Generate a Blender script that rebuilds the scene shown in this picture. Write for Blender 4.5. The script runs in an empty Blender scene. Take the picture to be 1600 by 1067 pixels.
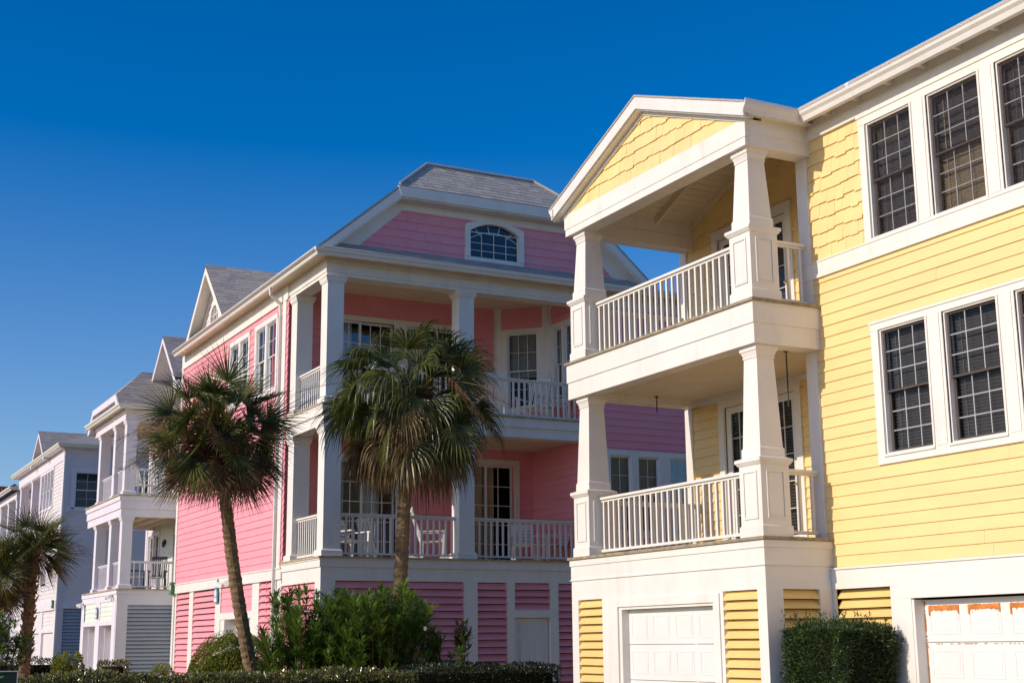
import bpy, bmesh, math, random
from mathutils import Vector, Matrix
R = math.radians
S = bpy.context.scene
COL = S.collection
random.seed(7)
# ------------------------------------------------------------------ camera
yaw, pit, rol = 0.48433062, 0.21396385, -0.00897528
cf = Vector((math.sin(yaw)*math.cos(pit), math.cos(yaw)*math.cos(pit), math.sin(pit)))
cr = Vector((math.cos(yaw), -math.sin(yaw), 0)); cu = cr.cross(cf)
r2 = math.cos(rol)*cr + math.sin(rol)*cu
u2 = -math.sin(rol)*cr + math.cos(rol)*cu
cam = bpy.data.objects.new('camera', bpy.data.cameras.new('camera')); COL.objects.link(cam)
cam.matrix_world = Matrix(((r2.x, u2.x, -cf.x, 0), (r2.y, u2.y, -cf.y, 0), (r2.z, u2.z, -cf.z, 1.85), (0, 0, 0, 1)))
cam.data.sensor_width = 36; cam.data.lens = 36*2170.13/1600
cam.data.clip_start = .1; cam.data.clip_end = 3000
S.camera = cam
# ------------------------------------------------------------------ light
EL, AZ = 26.0, 2.5            # sun stands over -X, a touch towards +Y
sd = Vector((-math.cos(R(EL))*math.cos(R(AZ)), math.cos(R(EL))*math.sin(R(AZ)), math.sin(R(EL))))
w = bpy.data.worlds.new('World'); S.world = w; w.use_nodes = True
nt = w.node_tree; bg = nt.nodes['Background']
sky = nt.nodes.new('ShaderNodeTexSky'); sky.sky_type = 'NISHITA'; sky.sun_disc = False
sky.sun_elevation = R(EL); sky.sun_rotation = math.atan2(sd.x, sd.y) % (2*math.pi)
sky.air_density = 1.0; sky.dust_density = 0.8; sky.ozone_density = 5.5; sky.altitude = 0
hsv = nt.nodes.new('ShaderNodeHueSaturation'); hsv.inputs['Saturation'].default_value = 1.31; hsv.inputs['Hue'].default_value = 0.507
tcw = nt.nodes.new('ShaderNodeTexCoord'); spx = nt.nodes.new('ShaderNodeSeparateXYZ'); nt.links.new(tcw.outputs['Generated'], spx.inputs[0])
ms = nt.nodes.new('ShaderNodeMapRange'); ms.inputs['From Min'].default_value = .08; ms.inputs['From Max'].default_value = .42; ms.inputs['To Min'].default_value = 1.08; ms.inputs['To Max'].default_value = 1.42; nt.links.new(spx.outputs['Z'], ms.inputs['Value']); nt.links.new(ms.outputs[0], hsv.inputs['Saturation'])
mv = nt.nodes.new('ShaderNodeMapRange'); mv.inputs['From Min'].default_value = .05; mv.inputs['From Max'].default_value = .5; mv.inputs['To Min'].default_value = 1.12; mv.inputs['To Max'].default_value = 1.02; nt.links.new(spx.outputs['Z'], mv.inputs['Value']); nt.links.new(mv.outputs[0], hsv.inputs['Value'])
nt.links.new(sky.outputs[0], hsv.inputs['Color']); nt.links.new(hsv.outputs[0], bg.inputs['Color'])
bg.inputs['Strength'].default_value = 0.134
sun = bpy.data.objects.new('sun', bpy.data.lights.new('sun', 'SUN')); COL.objects.link(sun)
sun.data.energy = 3.7; sun.data.angle = R(.5); sun.data.color = (1, .86, .71)
sun.rotation_euler = sd.to_track_quat('Z', 'Y').to_euler()
S.view_settings.view_transform = 'Standard'; S.view_settings.look = 'None'
S.view_settings.exposure = 0.0; S.view_settings.gamma = 1
S.render.engine = 'CYCLES'
# ------------------------------------------------------------------ materials
def newmat(name):
    m = bpy.data.materials.new(name); m.use_nodes = True
    n = m.node_tree; b = n.nodes['Principled BSDF']
    return m, n, b
def mat(name, c, rough=.6, var=.06, scale=3.0, bump=.0, bscale=40, spec=.4, grime=0.0, gcol=(.25, .22, .18), metal=0, stretch=(1, 1, 1)):
    m, n, b = newmat(name); N = n.nodes.new; L = n.links.new
    tc = N('ShaderNodeTexCoord')
    mp = N('ShaderNodeMapping'); mp.inputs['Scale'].default_value = stretch; L(tc.outputs['Object'], mp.inputs['Vector'])
    no = N('ShaderNodeTexNoise'); no.inputs['Scale'].default_value = scale; no.inputs['Detail'].default_value = 6
    L(mp.outputs[0], no.inputs['Vector'])
    mr = N('ShaderNodeMapRange'); mr.inputs['From Min'].default_value = .3; mr.inputs['From Max'].default_value = .7
    mr.inputs['To Min'].default_value = 1-var; mr.inputs['To Max'].default_value = 1+var
    L(no.outputs['Fac'], mr.inputs['Value'])
    mx = N('ShaderNodeMix'); mx.data_type = 'RGBA'; mx.blend_type = 'MULTIPLY'; mx.inputs[0].default_value = 1
    mx.inputs[6].default_value = (*c, 1); L(mr.outputs[0], mx.inputs[7])
    out = mx.outputs[2]
    if grime > 0:
        n2 = N('ShaderNodeTexNoise'); n2.inputs['Scale'].default_value = 1.3; n2.inputs['Detail'].default_value = 9; n2.inputs['Roughness'].default_value = .68
        mp2 = N('ShaderNodeMapping'); mp2.inputs['Scale'].default_value = (2.2, 2.2, .45); L(tc.outputs['Object'], mp2.inputs['Vector']); L(mp2.outputs[0], n2.inputs['Vector'])
        m2 = N('ShaderNodeMapRange'); m2.inputs['From Min'].default_value = .52; m2.inputs['From Max'].default_value = .78; m2.inputs['To Max'].default_value = grime
        L(n2.outputs['Fac'], m2.inputs['Value'])
        g = N('ShaderNodeMix'); g.data_type = 'RGBA'; L(m2.outputs[0], g.inputs[0]); L(out, g.inputs[6]); g.inputs[7].default_value = (*gcol, 1)
        out = g.outputs[2]
    L(out, b.inputs['Base Color'])
    b.inputs['Roughness'].default_value = rough; b.inputs['Specular IOR Level'].default_value = spec; b.inputs['Metallic'].default_value = metal
    if bump:
        n3 = N('ShaderNodeTexNoise'); n3.inputs['Scale'].default_value = bscale; n3.inputs['Detail'].default_value = 4; L(mp.outputs[0], n3.inputs['Vector'])
        bu = N('ShaderNodeBump'); bu.inputs['Strength'].default_value = bump; bu.inputs['Distance'].default_value = .01
        L(n3.outputs['Fac'], bu.inputs['Height']); L(bu.outputs[0], b.inputs['Normal'])
    return m
WHITE = (.82, .775, .70)
M = {}
M['white'] = mat('white_paint', WHITE, .5, .04, 2, .12, 30, grime=.26, gcol=(.40, .34, .26))
M['whiteclean'] = mat('white_vinyl', (.80, .78, .74), .4, .03, 2, grime=.08, gcol=(.5, .45, .4))
M['gutter'] = mat('gutter_white', (.80, .76, .69), .3, .03, 2, grime=.22, gcol=(.40, .35, .28))
M['ceil'] = mat('porch_ceiling_paint', (.76, .64, .46), .6, .05, 2, grime=.1)
M['yellow'] = mat('yellow_paint', (.88, .645, .285), .55, .05, 1.6, .2, 26, grime=.10, gcol=(.62, .44, .16), stretch=(1, .5, 2))
M['yellow_louver'] = mat('yellow_louver_paint', (.86, .60, .22), .55, .05, 2, .1, 26, grime=.12, gcol=(.5, .36, .18))
M['pink'] = mat('pink_paint', (.90, .345, .385), .55, .05, 1.6, .2, 26, grime=.08, gcol=(.74, .30, .34), stretch=(1, .5, 2))
M['mint'] = mat('mint_white_paint', (.74, .76, .66), .55, .05, 1.6, .15, 26)
M['cream'] = mat('cream_pink_paint', (.76, .69, .67), .55, .05, 1.6, .15, 26)
M['greylouver'] = mat('grey_blue_paint', (.42, .45, .50), .6, .05, 2)
M['deck'] = mat('weathered_deck', (.46, .36, .23), .85, .3, 9, .5, 40, grime=.4, gcol=(.10, .085, .06))
M['deck_old'] = mat('weathered_deck_grey', (.33, .27, .18), .85, .3, 9, .5, 40, grime=.5, gcol=(.10, .085, .06))
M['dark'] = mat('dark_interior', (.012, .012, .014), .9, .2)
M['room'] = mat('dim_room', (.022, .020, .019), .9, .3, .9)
M['frame_dark'] = mat('bronze_sash', (.085, .065, .055), .45, .15, 5)
M['muntin'] = mat('muntin_grey_white', (.50, .49, .48), .5, .05)
M['blind'] = mat('blind_slats', (.17, .155, .15), .6, .08, 4)
M['blind_light'] = mat('blind_slats_light', (.60, .58, .54), .6, .06, 4)
M['blind_tan'] = mat('blind_slats_tan', (.55, .42, .26), .6, .12, 4)
M['curtain'] = mat('curtain_cloth', (.78, .76, .68), .9, .12, 6)
M['curtain_warm'] = mat('curtain_cloth_tan', (.80, .62, .40), .9, .12, 6)
M['brass'] = mat('brass', (.75, .52, .2), .3, .1, 5, metal=1)
M['iron'] = mat('dark_iron', (.04, .04, .042), .5, .1)
M['chair'] = mat('white_chair_paint', (.80, .79, .76), .45, .03)
M['chair_dark'] = mat('dark_chair_paint', (.035, .04, .045), .5, .05)
M['rust'] = mat('orange_undercoat', (.62, .21, .035), .7, .25, 14)
M['bluesign'] = mat('blue_plaque_paint', (.17, .27, .36), .5, .1)
M['greenlamp'] = mat('green_reflector_paint', (.05, .22, .07), .5, .2, 20)
M['trunk'] = mat('palm_bark', (.21, .135, .07), .95, .45, 9, 1.0, 30, grime=.5, gcol=(.09, .07, .05), stretch=(1, 1, 3))
M['orangeroof'] = mat('orange_metal_roof', (.34, .13, .06), .6, .15, 3)
def leafmat(name, c1, c2, rough=.45, scale=5., trans=.25, spec=.5):
    m, n, b = newmat(name); N = n.nodes.new; L = n.links.new
    tc = N('ShaderNodeTexCoord'); no = N('ShaderNodeTexNoise'); no.inputs['Scale'].default_value = scale; no.inputs['Detail'].default_value = 5
    L(tc.outputs['Object'], no.inputs['Vector'])
    cr_ = N('ShaderNodeValToRGB'); cr_.color_ramp.elements[0].position = .38; cr_.color_ramp.elements[1].position = .64
    cr_.color_ramp.elements[0].color = (*c1, 1); cr_.color_ramp.elements[1].color = (*c2, 1)
    ge = N('ShaderNodeNewGeometry'); ri = N('ShaderNodeMapRange'); ri.inputs['To Min'].default_value = -.16; ri.inputs['To Max'].default_value = .16; L(ge.outputs['Random Per Island'], ri.inputs['Value'])
    ad = N('ShaderNodeMath'); ad.operation = 'ADD'; L(no.outputs['Fac'], ad.inputs[0]); L(ri.outputs[0], ad.inputs[1])
    L(ad.outputs[0], cr_.inputs[0]); L(cr_.outputs[0], b.inputs['Base Color'])
    b.inputs['Roughness'].default_value = rough; b.inputs['Specular IOR Level'].default_value = spec
    tr = N('ShaderNodeBsdfTranslucent'); L(cr_.outputs[0], tr.inputs['Color'])
    mx = N('ShaderNodeMixShader'); mx.inputs[0].default_value = trans
    L(b.outputs[0], mx.inputs[1]); L(tr.outputs[0], mx.inputs[2]); L(mx.outputs[0], n.nodes['Material Output'].inputs[0])
    return m
M['palm'] = leafmat('palm_leaf', (.028, .050, .012), (.17, .18, .035), .36, 3.2, .3)
M['palmdead'] = leafmat('palm_leaf_dead', (.10, .055, .022), (.26, .17, .075), .8, 6, .15)
M['hedge'] = leafmat('hedge_leaf', (.045, .06, .014), (.30, .27, .075), .24, 11, .15, .7)
M['hedgedark'] = leafmat('hedge_leaf_dark', (.012, .024, .008), (.035, .050, .014), .4, 7, .12)
M['yew'] = leafmat('yew_needles', (.014, .036, .008), (.06, .10, .016), .5, 5, .15)
M['dome'] = leafmat('dome_shrub_leaf', (.10, .13, .010), (.34, .36, .03), .45, 8, .25)
M['oleander'] = leafmat('oleander_leaf', (.06, .13, .02), (.24, .34, .055), .33, 3, .35)
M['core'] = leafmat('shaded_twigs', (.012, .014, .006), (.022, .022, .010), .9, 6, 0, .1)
M['petal'] = leafmat('white_petals', (.7, .7, .66), (.8, .8, .78), .6, 9, .3)
def shingle_mat(name, c):
    m, n, b = newmat(name); N = n.nodes.new; L = n.links.new
    ge = N('ShaderNodeNewGeometry')
    cr_ = N('ShaderNodeMapRange'); cr_.inputs['To Min'].default_value = .84; cr_.inputs['To Max'].default_value = 1.14
    L(ge.outputs['Random Per Island'], cr_.inputs['Value'])
    tc = N('ShaderNodeTexCoord'); no = N('ShaderNodeTexNoise'); no.inputs['Scale'].default_value = 60; no.inputs['Detail'].default_value = 3; L(tc.outputs['Object'], no.inputs['Vector'])
    ma = N('ShaderNodeMapRange'); ma.inputs['From Min'].default_value = .3; ma.inputs['From Max'].default_value = .7; ma.inputs['To Min'].default_value = .6; ma.inputs['To Max'].default_value = 1.4; L(no.outputs['Fac'], ma.inputs['Value'])
    mu = N('ShaderNodeMath'); mu.operation = 'MULTIPLY'; L(cr_.outputs[0], mu.inputs[0]); L(ma.outputs[0], mu.inputs[1])
    mx = N('ShaderNodeMix'); mx.data_type = 'RGBA'; mx.blend_type = 'MULTIPLY'; mx.inputs[0].default_value = 1; mx.inputs[6].default_value = (*c, 1); L(mu.outputs[0], mx.inputs[7])
    L(mx.outputs[2], b.inputs['Base Color']); b.inputs['Roughness'].default_value = .9
    return m
M['shingle'] = shingle_mat('asphalt_shingle', (.43, .39, .35))
M['shingle_far'] = shingle_mat('asphalt_shingle_mauve', (.36, .325, .30))
def shake_mat(name, c, v=.03):
    m = mat(name, c, .55, .05, 2.2, .25, 24, grime=.08, gcol=tuple(x*.75 for x in c))
    n = m.node_tree; N = n.nodes.new; L = n.links.new; b = n.nodes['Principled BSDF']
    src = b.inputs['Base Color'].links[0].from_socket
    ge = N('ShaderNodeNewGeometry'); mr = N('ShaderNodeMapRange'); mr.inputs['To Min'].default_value = 1-v; mr.inputs['To Max'].default_value = 1+v
    L(ge.outputs['Random Per Island'], mr.inputs['Value'])
    mx = N('ShaderNodeMix'); mx.data_type = 'RGBA'; mx.blend_type = 'MULTIPLY'; mx.inputs[0].default_value = 1
    L(src, mx.inputs[6]); L(mr.outputs[0], mx.inputs[7]); L(mx.outputs[2], b.inputs['Base Color'])
    return m
M['yellow_shake'] = shake_mat('yellow_shakes', (.88, .645, .285))
M['pink_shake'] = shake_mat('pink_shakes', (.90, .345, .385), .015)
def glassmat(name, tint, refl=.12, ior=1.25):
    m, n, b = newmat(name); N = n.nodes.new; L = n.links.new
    t = N('ShaderNodeBsdfTransparent'); t.inputs[0].default_value = (*tint, 1)
    g = N('ShaderNodeBsdfGlossy'); g.inputs['Roughness'].default_value = .03; g.inputs[0].default_value = (.9, .92, .95, 1)
    no = N('ShaderNodeTexNoise'); no.inputs['Scale'].default_value = 1.2
    tc = N('ShaderNodeTexCoord'); L(tc.outputs['Object'], no.inputs['Vector'])
    bu = N('ShaderNodeBump'); bu.inputs['Strength'].default_value = .15; bu.inputs['Distance'].default_value = .02; L(no.outputs['Fac'], bu.inputs['Height']); L(bu.outputs[0], g.inputs['Normal'])
    f = N('ShaderNodeFresnel'); f.inputs['IOR'].default_value = ior
    a = N('ShaderNodeMath'); a.operation = 'ADD'; a.use_clamp = True; a.inputs[1].default_value = refl; L(f.outputs[0], a.inputs[0])
    mx = N('ShaderNodeMixShader'); L(a.outputs[0], mx.inputs[0]); L(t.outputs[0], mx.inputs[1]); L(g.outputs[0], mx.inputs[2])
    L(mx.outputs[0], n.nodes['Material Output'].inputs[0]); n.nodes.remove(b)
    return m
M['glass'] = glassmat('window_glass', (.86, .87, .87), .0, 1.14)
M['glassblue'] = glassmat('window_glass_reflective', (.84, .88, .90), .07)
def screenmat():
    m, n, b = newmat('insect_screen'); N = n.nodes.new; L = n.links.new
    t = N('ShaderNodeBsdfTransparent'); d = N('ShaderNodeBsdfDiffuse'); d.inputs[0].default_value = (.075, .06, .055, 1)
    tc = N('ShaderNodeTexCoord'); mp = N('ShaderNodeMapping'); mp.inputs['Scale'].default_value = (1, 60, 7); L(tc.outputs['Object'], mp.inputs[0])
    no = N('ShaderNodeTexNoise'); no.inputs['Scale'].default_value = 1; no.inputs['Detail'].default_value = 3; L(mp.outputs[0], no.inputs['Vector'])
    mp2 = N('ShaderNodeMapping'); mp2.inputs['Scale'].default_value = (1, 7, 70); L(tc.outputs['Object'], mp2.inputs[0])
    no2 = N('ShaderNodeTexNoise'); no2.inputs['Scale'].default_value = 1; no2.inputs['Detail'].default_value = 3; L(mp2.outputs[0], no2.inputs['Vector'])
    ad = N('ShaderNodeMath'); ad.operation = 'ADD'; L(no.outputs['Fac'], ad.inputs[0]); L(no2.outputs['Fac'], ad.inputs[1])
    mr = N('ShaderNodeMapRange'); mr.inputs['From Min'].default_value = .75; mr.inputs['From Max'].default_value = 1.3; mr.inputs['To Min'].default_value = .04; mr.inputs['To Max'].default_value = .42; L(ad.outputs[0], mr.inputs['Value'])
    mx = N('ShaderNodeMixShader'); L(mr.outputs[0], mx.inputs[0]); L(t.outputs[0], mx.inputs[1]); L(d.outputs[0], mx.inputs[2])
    L(mx.outputs[0], n.nodes['Material Output'].inputs[0]); n.nodes.remove(b)
    return m
M['screen'] = screenmat()
# ------------------------------------------------------------------ mesh building
class Fr:
    """plane frame: point(a, b, d) = O + a*u + b*v + d*n"""
    def __init__(s, O, u, n, v=(0, 0, 1)):
        s.O, s.u, s.n, s.v = Vector(O), Vector(u), Vector(n), Vector(v)
    def __call__(s, a, b, d=0): return s.O + s.u*a + s.v*b + s.n*d
def FX(x): return Fr((x, 0, 0), (0, 1, 0), (-1, 0, 0))     # wall that faces the street; a = world y
def FY(y): return Fr((0, y, 0), (1, 0, 0), (0, -1, 0))     # wall that faces the photographer; a = world x
class MB:
    def __init__(s): s.v = []; s.f = []
    def poly(s, pts):
        k = len(s.v); s.v += [tuple(p) for p in pts]; s.f.append(tuple(range(k, k+len(pts))))
    def hexa(s, p):
        k = len(s.v); s.v += [tuple(q) for q in p]
        for q in ((0, 3, 2, 1), (4, 5, 6, 7), (0, 1, 5, 4), (1, 2, 6, 5), (2, 3, 7, 6), (3, 0, 4, 7)): s.f.append(tuple(k+i for i in q))
    def box(s, x0, x1, y0, y1, z0, z1):
        s.hexa([(x0, y0, z0), (x1, y0, z0), (x1, y1, z0), (x0, y1, z0), (x0, y0, z1), (x1, y0, z1), (x1, y1, z1), (x0, y1, z1)])
    def fbox(s, F, a0, a1, b0, b1, d0, d1):
        s.hexa([F(a0, b0, d0), F(a1, b0, d0), F(a1, b0, d1), F(a0, b0, d1), F(a0, b1, d0), F(a1, b1, d0), F(a1, b1, d1), F(a0, b1, d1)])
    def frus(s, cx, cy, z0, z1, h0, h1):
        s.hexa([(cx-h0, cy-h0, z0), (cx+h0, cy-h0, z0), (cx+h0, cy+h0, z0), (cx-h0, cy+h0, z0), (cx-h1, cy-h1, z1), (cx+h1, cy-h1, z1), (cx+h1, cy+h1, z1), (cx-h1, cy+h1, z1)])
    def prism(s, pts, off):
        off = Vector(off); n = len(pts); k = len(s.v)
        s.v += [tuple(Vector(p)) for p in pts] + [tuple(Vector(p)+off) for p in pts]
        s.f.append(tuple(range(k+n-1, k-1, -1))); s.f.append(tuple(range(k+n, k+2*n)))
        for i in range(n): j = (i+1) % n; s.f.append((k+i, k+j, k+n+j, k+n+i))
    def bar(s, p, q, r, r1=None, n=6, up=(0, 0, 1)):
        p, q = Vector(p), Vector(q); r1 = r if r1 is None else r1
        d = (q-p).normalized(); a = d.orthogonal().normalized(); b = d.cross(a); k = len(s.v)
        for c, rr in ((p, r), (q, r1)):
            for i in range(n): t = 2*math.pi*i/n; s.v.append(tuple(c + a*math.cos(t)*rr + b*math.sin(t)*rr))
        for i in range(n): j = (i+1) % n; s.f.append((k+i, k+j, k+n+j, k+n+i))
        s.f.append(tuple(range(k+n-1, k-1, -1))); s.f.append(tuple(range(k+n, k+2*n)))
    def sbar(s, p, q, w, h):
        """rectangular bar between p and q; w across, h thick"""
        p, q = Vector(p), Vector(q); d = (q-p).normalized()
        a = d.cross(Vector((0, 0, 1)))
        if a.length < .05: a = d.cross(Vector((0, 1, 0)))
        a = a.normalized()*w/2; b = d.cross(a.normalized()).normalized()*h/2
        s.hexa([p-a-b, p+a-b, p+a+b, p-a+b, q-a-b, q+a-b, q+a+b, q-a+b])
    def build(s, name, m, parent=None, loc=None, smooth=False, recalc=False, bevel=0):
        me = bpy.data.meshes.new(name)
        o = Vector(loc) if loc is not None else Vector((0, 0, 0))
        me.from_pydata([(a-o.x, b-o.y, c-o.z) for a, b, c in s.v], [], s.f)
        if recalc:
            bm = bmesh.new(); bm.from_mesh(me); bmesh.ops.recalc_face_normals(bm, faces=bm.faces); bm.to_mesh(me); bm.free()
        me.materials.append(M[m] if isinstance(m, str) else m)
        if smooth: me.polygons.foreach_set('use_smooth', [True]*len(me.polygons))
        ob = bpy.data.objects.new(name, me); COL.objects.link(ob)
        if parent is not None: ob.parent = parent
        elif loc is not None: ob.location = o
        if bevel:
            bv = ob.modifiers.new('bevel', 'BEVEL'); bv.width = bevel; bv.segments = 2; bv.limit_method = 'ANGLE'
        return ob
def tag(o, label, cat, group=None, kind=None):
    if label: o['label'] = label
    if cat: o['category'] = cat
    if group: o['group'] = group
    if kind: o['kind'] = kind
    return o
def thing(name, loc, label, cat, group=None, rz=0):
    o = bpy.data.objects.new(name, None); COL.objects.link(o); o.location = loc; o.rotation_euler.z = rz
    o.empty_display_size = .2
    return tag(o, label, cat, group)
class House:
    def __init__(s, name, base, label, cat='house'):
        s.base = Vector(base); s.o = thing(name, base, label, cat)
    def part(s, name, mb, m, parent=None, label=None, **k):
        ob = mb.build(name, m, parent or s.o, s.base, recalc=k.pop('recalc', True), **k)
        if label: ob['label'] = label
        return ob
def clip(poly, cp):
    """clip 2D polygon by convex CCW polygon cp"""
    out = poly
    for i in range(len(cp)):
        ax, ay = cp[i]; bx, by = cp[(i+1) % len(cp)]; inp = out; out = []
        if not inp: return []
        def side(p): return (bx-ax)*(p[1]-ay)-(by-ay)*(p[0]-ax)
        for j in range(len(inp)):
            p, q = inp[j-1], inp[j]; sp, sq = side(p), side(q)
            if (sp < 0) != (sq < 0): t = sp/(sp-sq); out.append((p[0]+(q[0]-p[0])*t, p[1]+(q[1]-p[1])*t))
            if sq >= 0: out.append(q)
    return out
def courses(mb, F, a0, a1, b0, b1, h, t, kind='lap', holes=(), cp=None, wid=(.13, .24), jit=.018, base=0.0, lip=True):
    """siding: each course leans out to its lower edge; kind lap (long boards) or shake (single butts)"""
    rows = int(math.ceil((b1-b0)/h-1e-6))
    if cp:
        ar = sum(cp[i][0]*cp[(i+1) % len(cp)][1]-cp[(i+1) % len(cp)][0]*cp[i][1] for i in range(len(cp)))
        if ar < 0: cp = cp[::-1]
    for r in range(rows):
        rb, rt = b0+r*h, min(b0+(r+1)*h, b1)
        segs = []
        if kind == 'lap':
            a = a0; off = random.uniform(.6, 3.6)
            while a < a1-1e-6:
                e = min(a1, a+off); off = 3.66
                if a1-e < .25: e = a1
                segs.append((a, e-.0012, 0, random.uniform(-.0015, .0015))); a = e
        else:
            a = a0
            while a < a1-1e-6:
                e = min(a1, a+random.uniform(*wid))
                if a1-e < .05: e = a1
                segs.append((a+.0008, e-.0008, random.uniform(-jit, jit), random.uniform(-.002, .003))); a = e
        for (p, q, j, dd) in segs:
            lo = max(b0, rb+j) if r else rb; hi = rt+(jit if kind != 'lap' and r < rows-1 else 0)
            hi = min(hi, b1)
            def dep(b): return base+dd+t*(1-(b-rb)/h)
            cells = [(p, q, lo, hi)]
            for (h0, h1, v0, v1) in holes:
                nc = []
                for (c0, c1, e0, e1) in cells:
                    if h1 <= c0 or h0 >= c1 or v1 <= e0 or v0 >= e1: nc.append((c0, c1, e0, e1)); continue
                    if c0 < h0: nc.append((c0, h0, e0, e1))
                    if h1 < c1: nc.append((h1, c1, e0, e1))
                    m0, m1 = max(c0, h0), min(c1, h1)
                    if e0 < v0: nc.append((m0, m1, e0, v0))
                    if v1 < e1: nc.append((m0, m1, v1, e1))
                cells = nc
            for (c0, c1, e0, e1) in cells:
                if c1-c0 < 1e-4 or e1-e0 < 1e-4: continue
                pl = [(c0, e0), (c1, e0), (c1, e1), (c0, e1)]
                if cp: pl = clip(pl, cp)
                if len(pl) < 3: continue
                mb.poly([F(x, y, dep(y)) for x, y in pl])
                if abs(e0-lo) < 1e-5 and lip:
                    xs = [x for x, y in pl if y < e0+1e-4]
                    if len(xs) >= 2:
                        x0, x1 = min(xs), max(xs); mb.poly([F(x0, e0, dep(e0)), F(x1, e0, dep(e0)), F(x1, e0, base-.004), F(x0, e0, base-.004)])
                if kind != 'lap' and not cp:
                    for xx in (c0, c1): mb.poly([F(xx, e0, dep(e0)), F(xx, e1, dep(e1)), F(xx, e1, base-.004), F(xx, e0, base-.004)])
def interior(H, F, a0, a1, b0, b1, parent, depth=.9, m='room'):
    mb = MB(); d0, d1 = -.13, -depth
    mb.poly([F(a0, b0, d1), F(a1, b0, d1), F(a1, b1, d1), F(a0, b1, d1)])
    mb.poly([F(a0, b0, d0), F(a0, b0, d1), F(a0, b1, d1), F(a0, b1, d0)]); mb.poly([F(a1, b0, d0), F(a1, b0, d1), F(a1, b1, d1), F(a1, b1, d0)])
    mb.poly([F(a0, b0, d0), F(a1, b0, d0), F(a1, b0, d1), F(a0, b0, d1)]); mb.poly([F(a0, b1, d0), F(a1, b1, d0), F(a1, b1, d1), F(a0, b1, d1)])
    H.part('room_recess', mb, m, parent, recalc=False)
def grid(mb, F, a0, a1, b0, b1, nc, nr, w, d0, d1):
    for i in range(1, nc): a = a0+(a1-a0)*i/nc; mb.fbox(F, a-w/2, a+w/2, b0, b1, d0, d1)
    for i in range(1, nr): b = b0+(b1-b0)*i/nr; mb.fbox(F, a0, a1, b-w/2, b+w/2, d0+.001, d1-.001)
def ring(mb, F, a0, a1, b0, b1, w, d0, d1):
    mb.fbox(F, a0, a0+w, b0, b1, d0, d1); mb.fbox(F, a1-w, a1, b0, b1, d0, d1)
    mb.fbox(F, a0+w, a1-w, b0, b0+w, d0, d1); mb.fbox(F, a0+w, a1-w, b1-w, b1, d0, d1)
def window(H, F, a0, a1, b0, b1, nc=3, nr=3, sash='frame_dark', blind='blind', screen=False, glass='glass', label=None, liner='white', mun=.011, simple=False, tilt=0, lift=0.0, detail=True, broken=False):
    """double-hung window in the opening a0..a1, b0..b1"""
    fr = MB(); t = .022
    ring(fr, F, a0, a1, b0, b1, t, -.12, .012)
    wd = H.part('window', fr, liner, label=label)
    mid = (b0+b1)/2
    A0, A1, B0, B1 = a0+t, a1-t, b0+t, b1-t
    up = MB(); ring(up, F, A0, A1, mid-.02, B1, .028, -.055, -.028)
    lo = MB(); ring(lo, F, A0, A1, B0, mid+.02, .036, -.095, -.062)
    if not simple:
        H.part('upper_sash', up, sash, wd); H.part('lower_sash', lo, sash, wd)
    g = MB()
    grid(g, F, A0+.028, A1-.028, mid+.01, B1-.028, nc, nr, mun, -.05, -.034)
    grid(g, F, A0+.036, A1-.036, B0+.036, mid-.016, nc, nr, mun, -.088, -.070)
    if simple:
        g.v, g.f = g.v, g.f
        ring(g, F, A0, A1, mid-.02, B1, .035, -.055, -.028); ring(g, F, A0, A1, B0, mid+.02, .04, -.095, -.062)
    H.part('muntin_grid' if not simple else 'sash', g, 'whiteclean' if simple or sash == 'whiteclean' else 'muntin', wd)
    p = MB(); p.fbox(F, A0+.01, A1-.01, mid, B1-.01, -.043, -.040); p.fbox(F, A0+.01, A1-.01, B0+.01, mid, -.080, -.077)
    H.part('pane', p, glass, wd, recalc=False)
    if blind:
        b = MB(); n = int((B1-B0-lift)/.042); th = .020
        for i in range(n):
            z = B1-.03-i*.042
            sag = 0
            if broken and 8 < i < 22: sag = .02*math.sin(i*1.7)
            b.hexa([F(A0+.01, z-.016, -.150), F(A1-.01, z-.016+sag, -.150), F(A1-.01, z+.012+sag, -.128), F(A0+.01, z+.012, -.128),
                    F(A0+.01, z-.013, -.150), F(A1-.01, z-.013+sag, -.150), F(A1-.01, z+.015+sag, -.128), F(A0+.01, z+.015, -.128)])
        for aa in (A0+.12, A1-.12): b.fbox(F, aa-.006, aa+.006, B0, B1, -.127, -.124)
        if broken:
            nb = 8*(n//2); bu_, bl_ = MB(), MB(); bu_.v = b.v[:nb]; bu_.f = b.f[:6*(n//2)]; bl_.v = b.v[nb:]; bl_.f = [tuple(i-nb for i in f) for f in b.f[6*(n//2):]]
            H.part('blind', bu_, 'blind', wd, recalc=False); b = bl_
        H.part('blind', b, blind, wd, recalc=False)
    if screen:
        s = MB(); s.poly([F(A0, B0, -.02), F(A1, B0, -.02), F(A1, B1, -.02), F(A0, B1, -.02)])
        H.part('insect_screen', s, 'screen', wd, recalc=False)
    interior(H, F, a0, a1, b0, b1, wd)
    return wd
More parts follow.
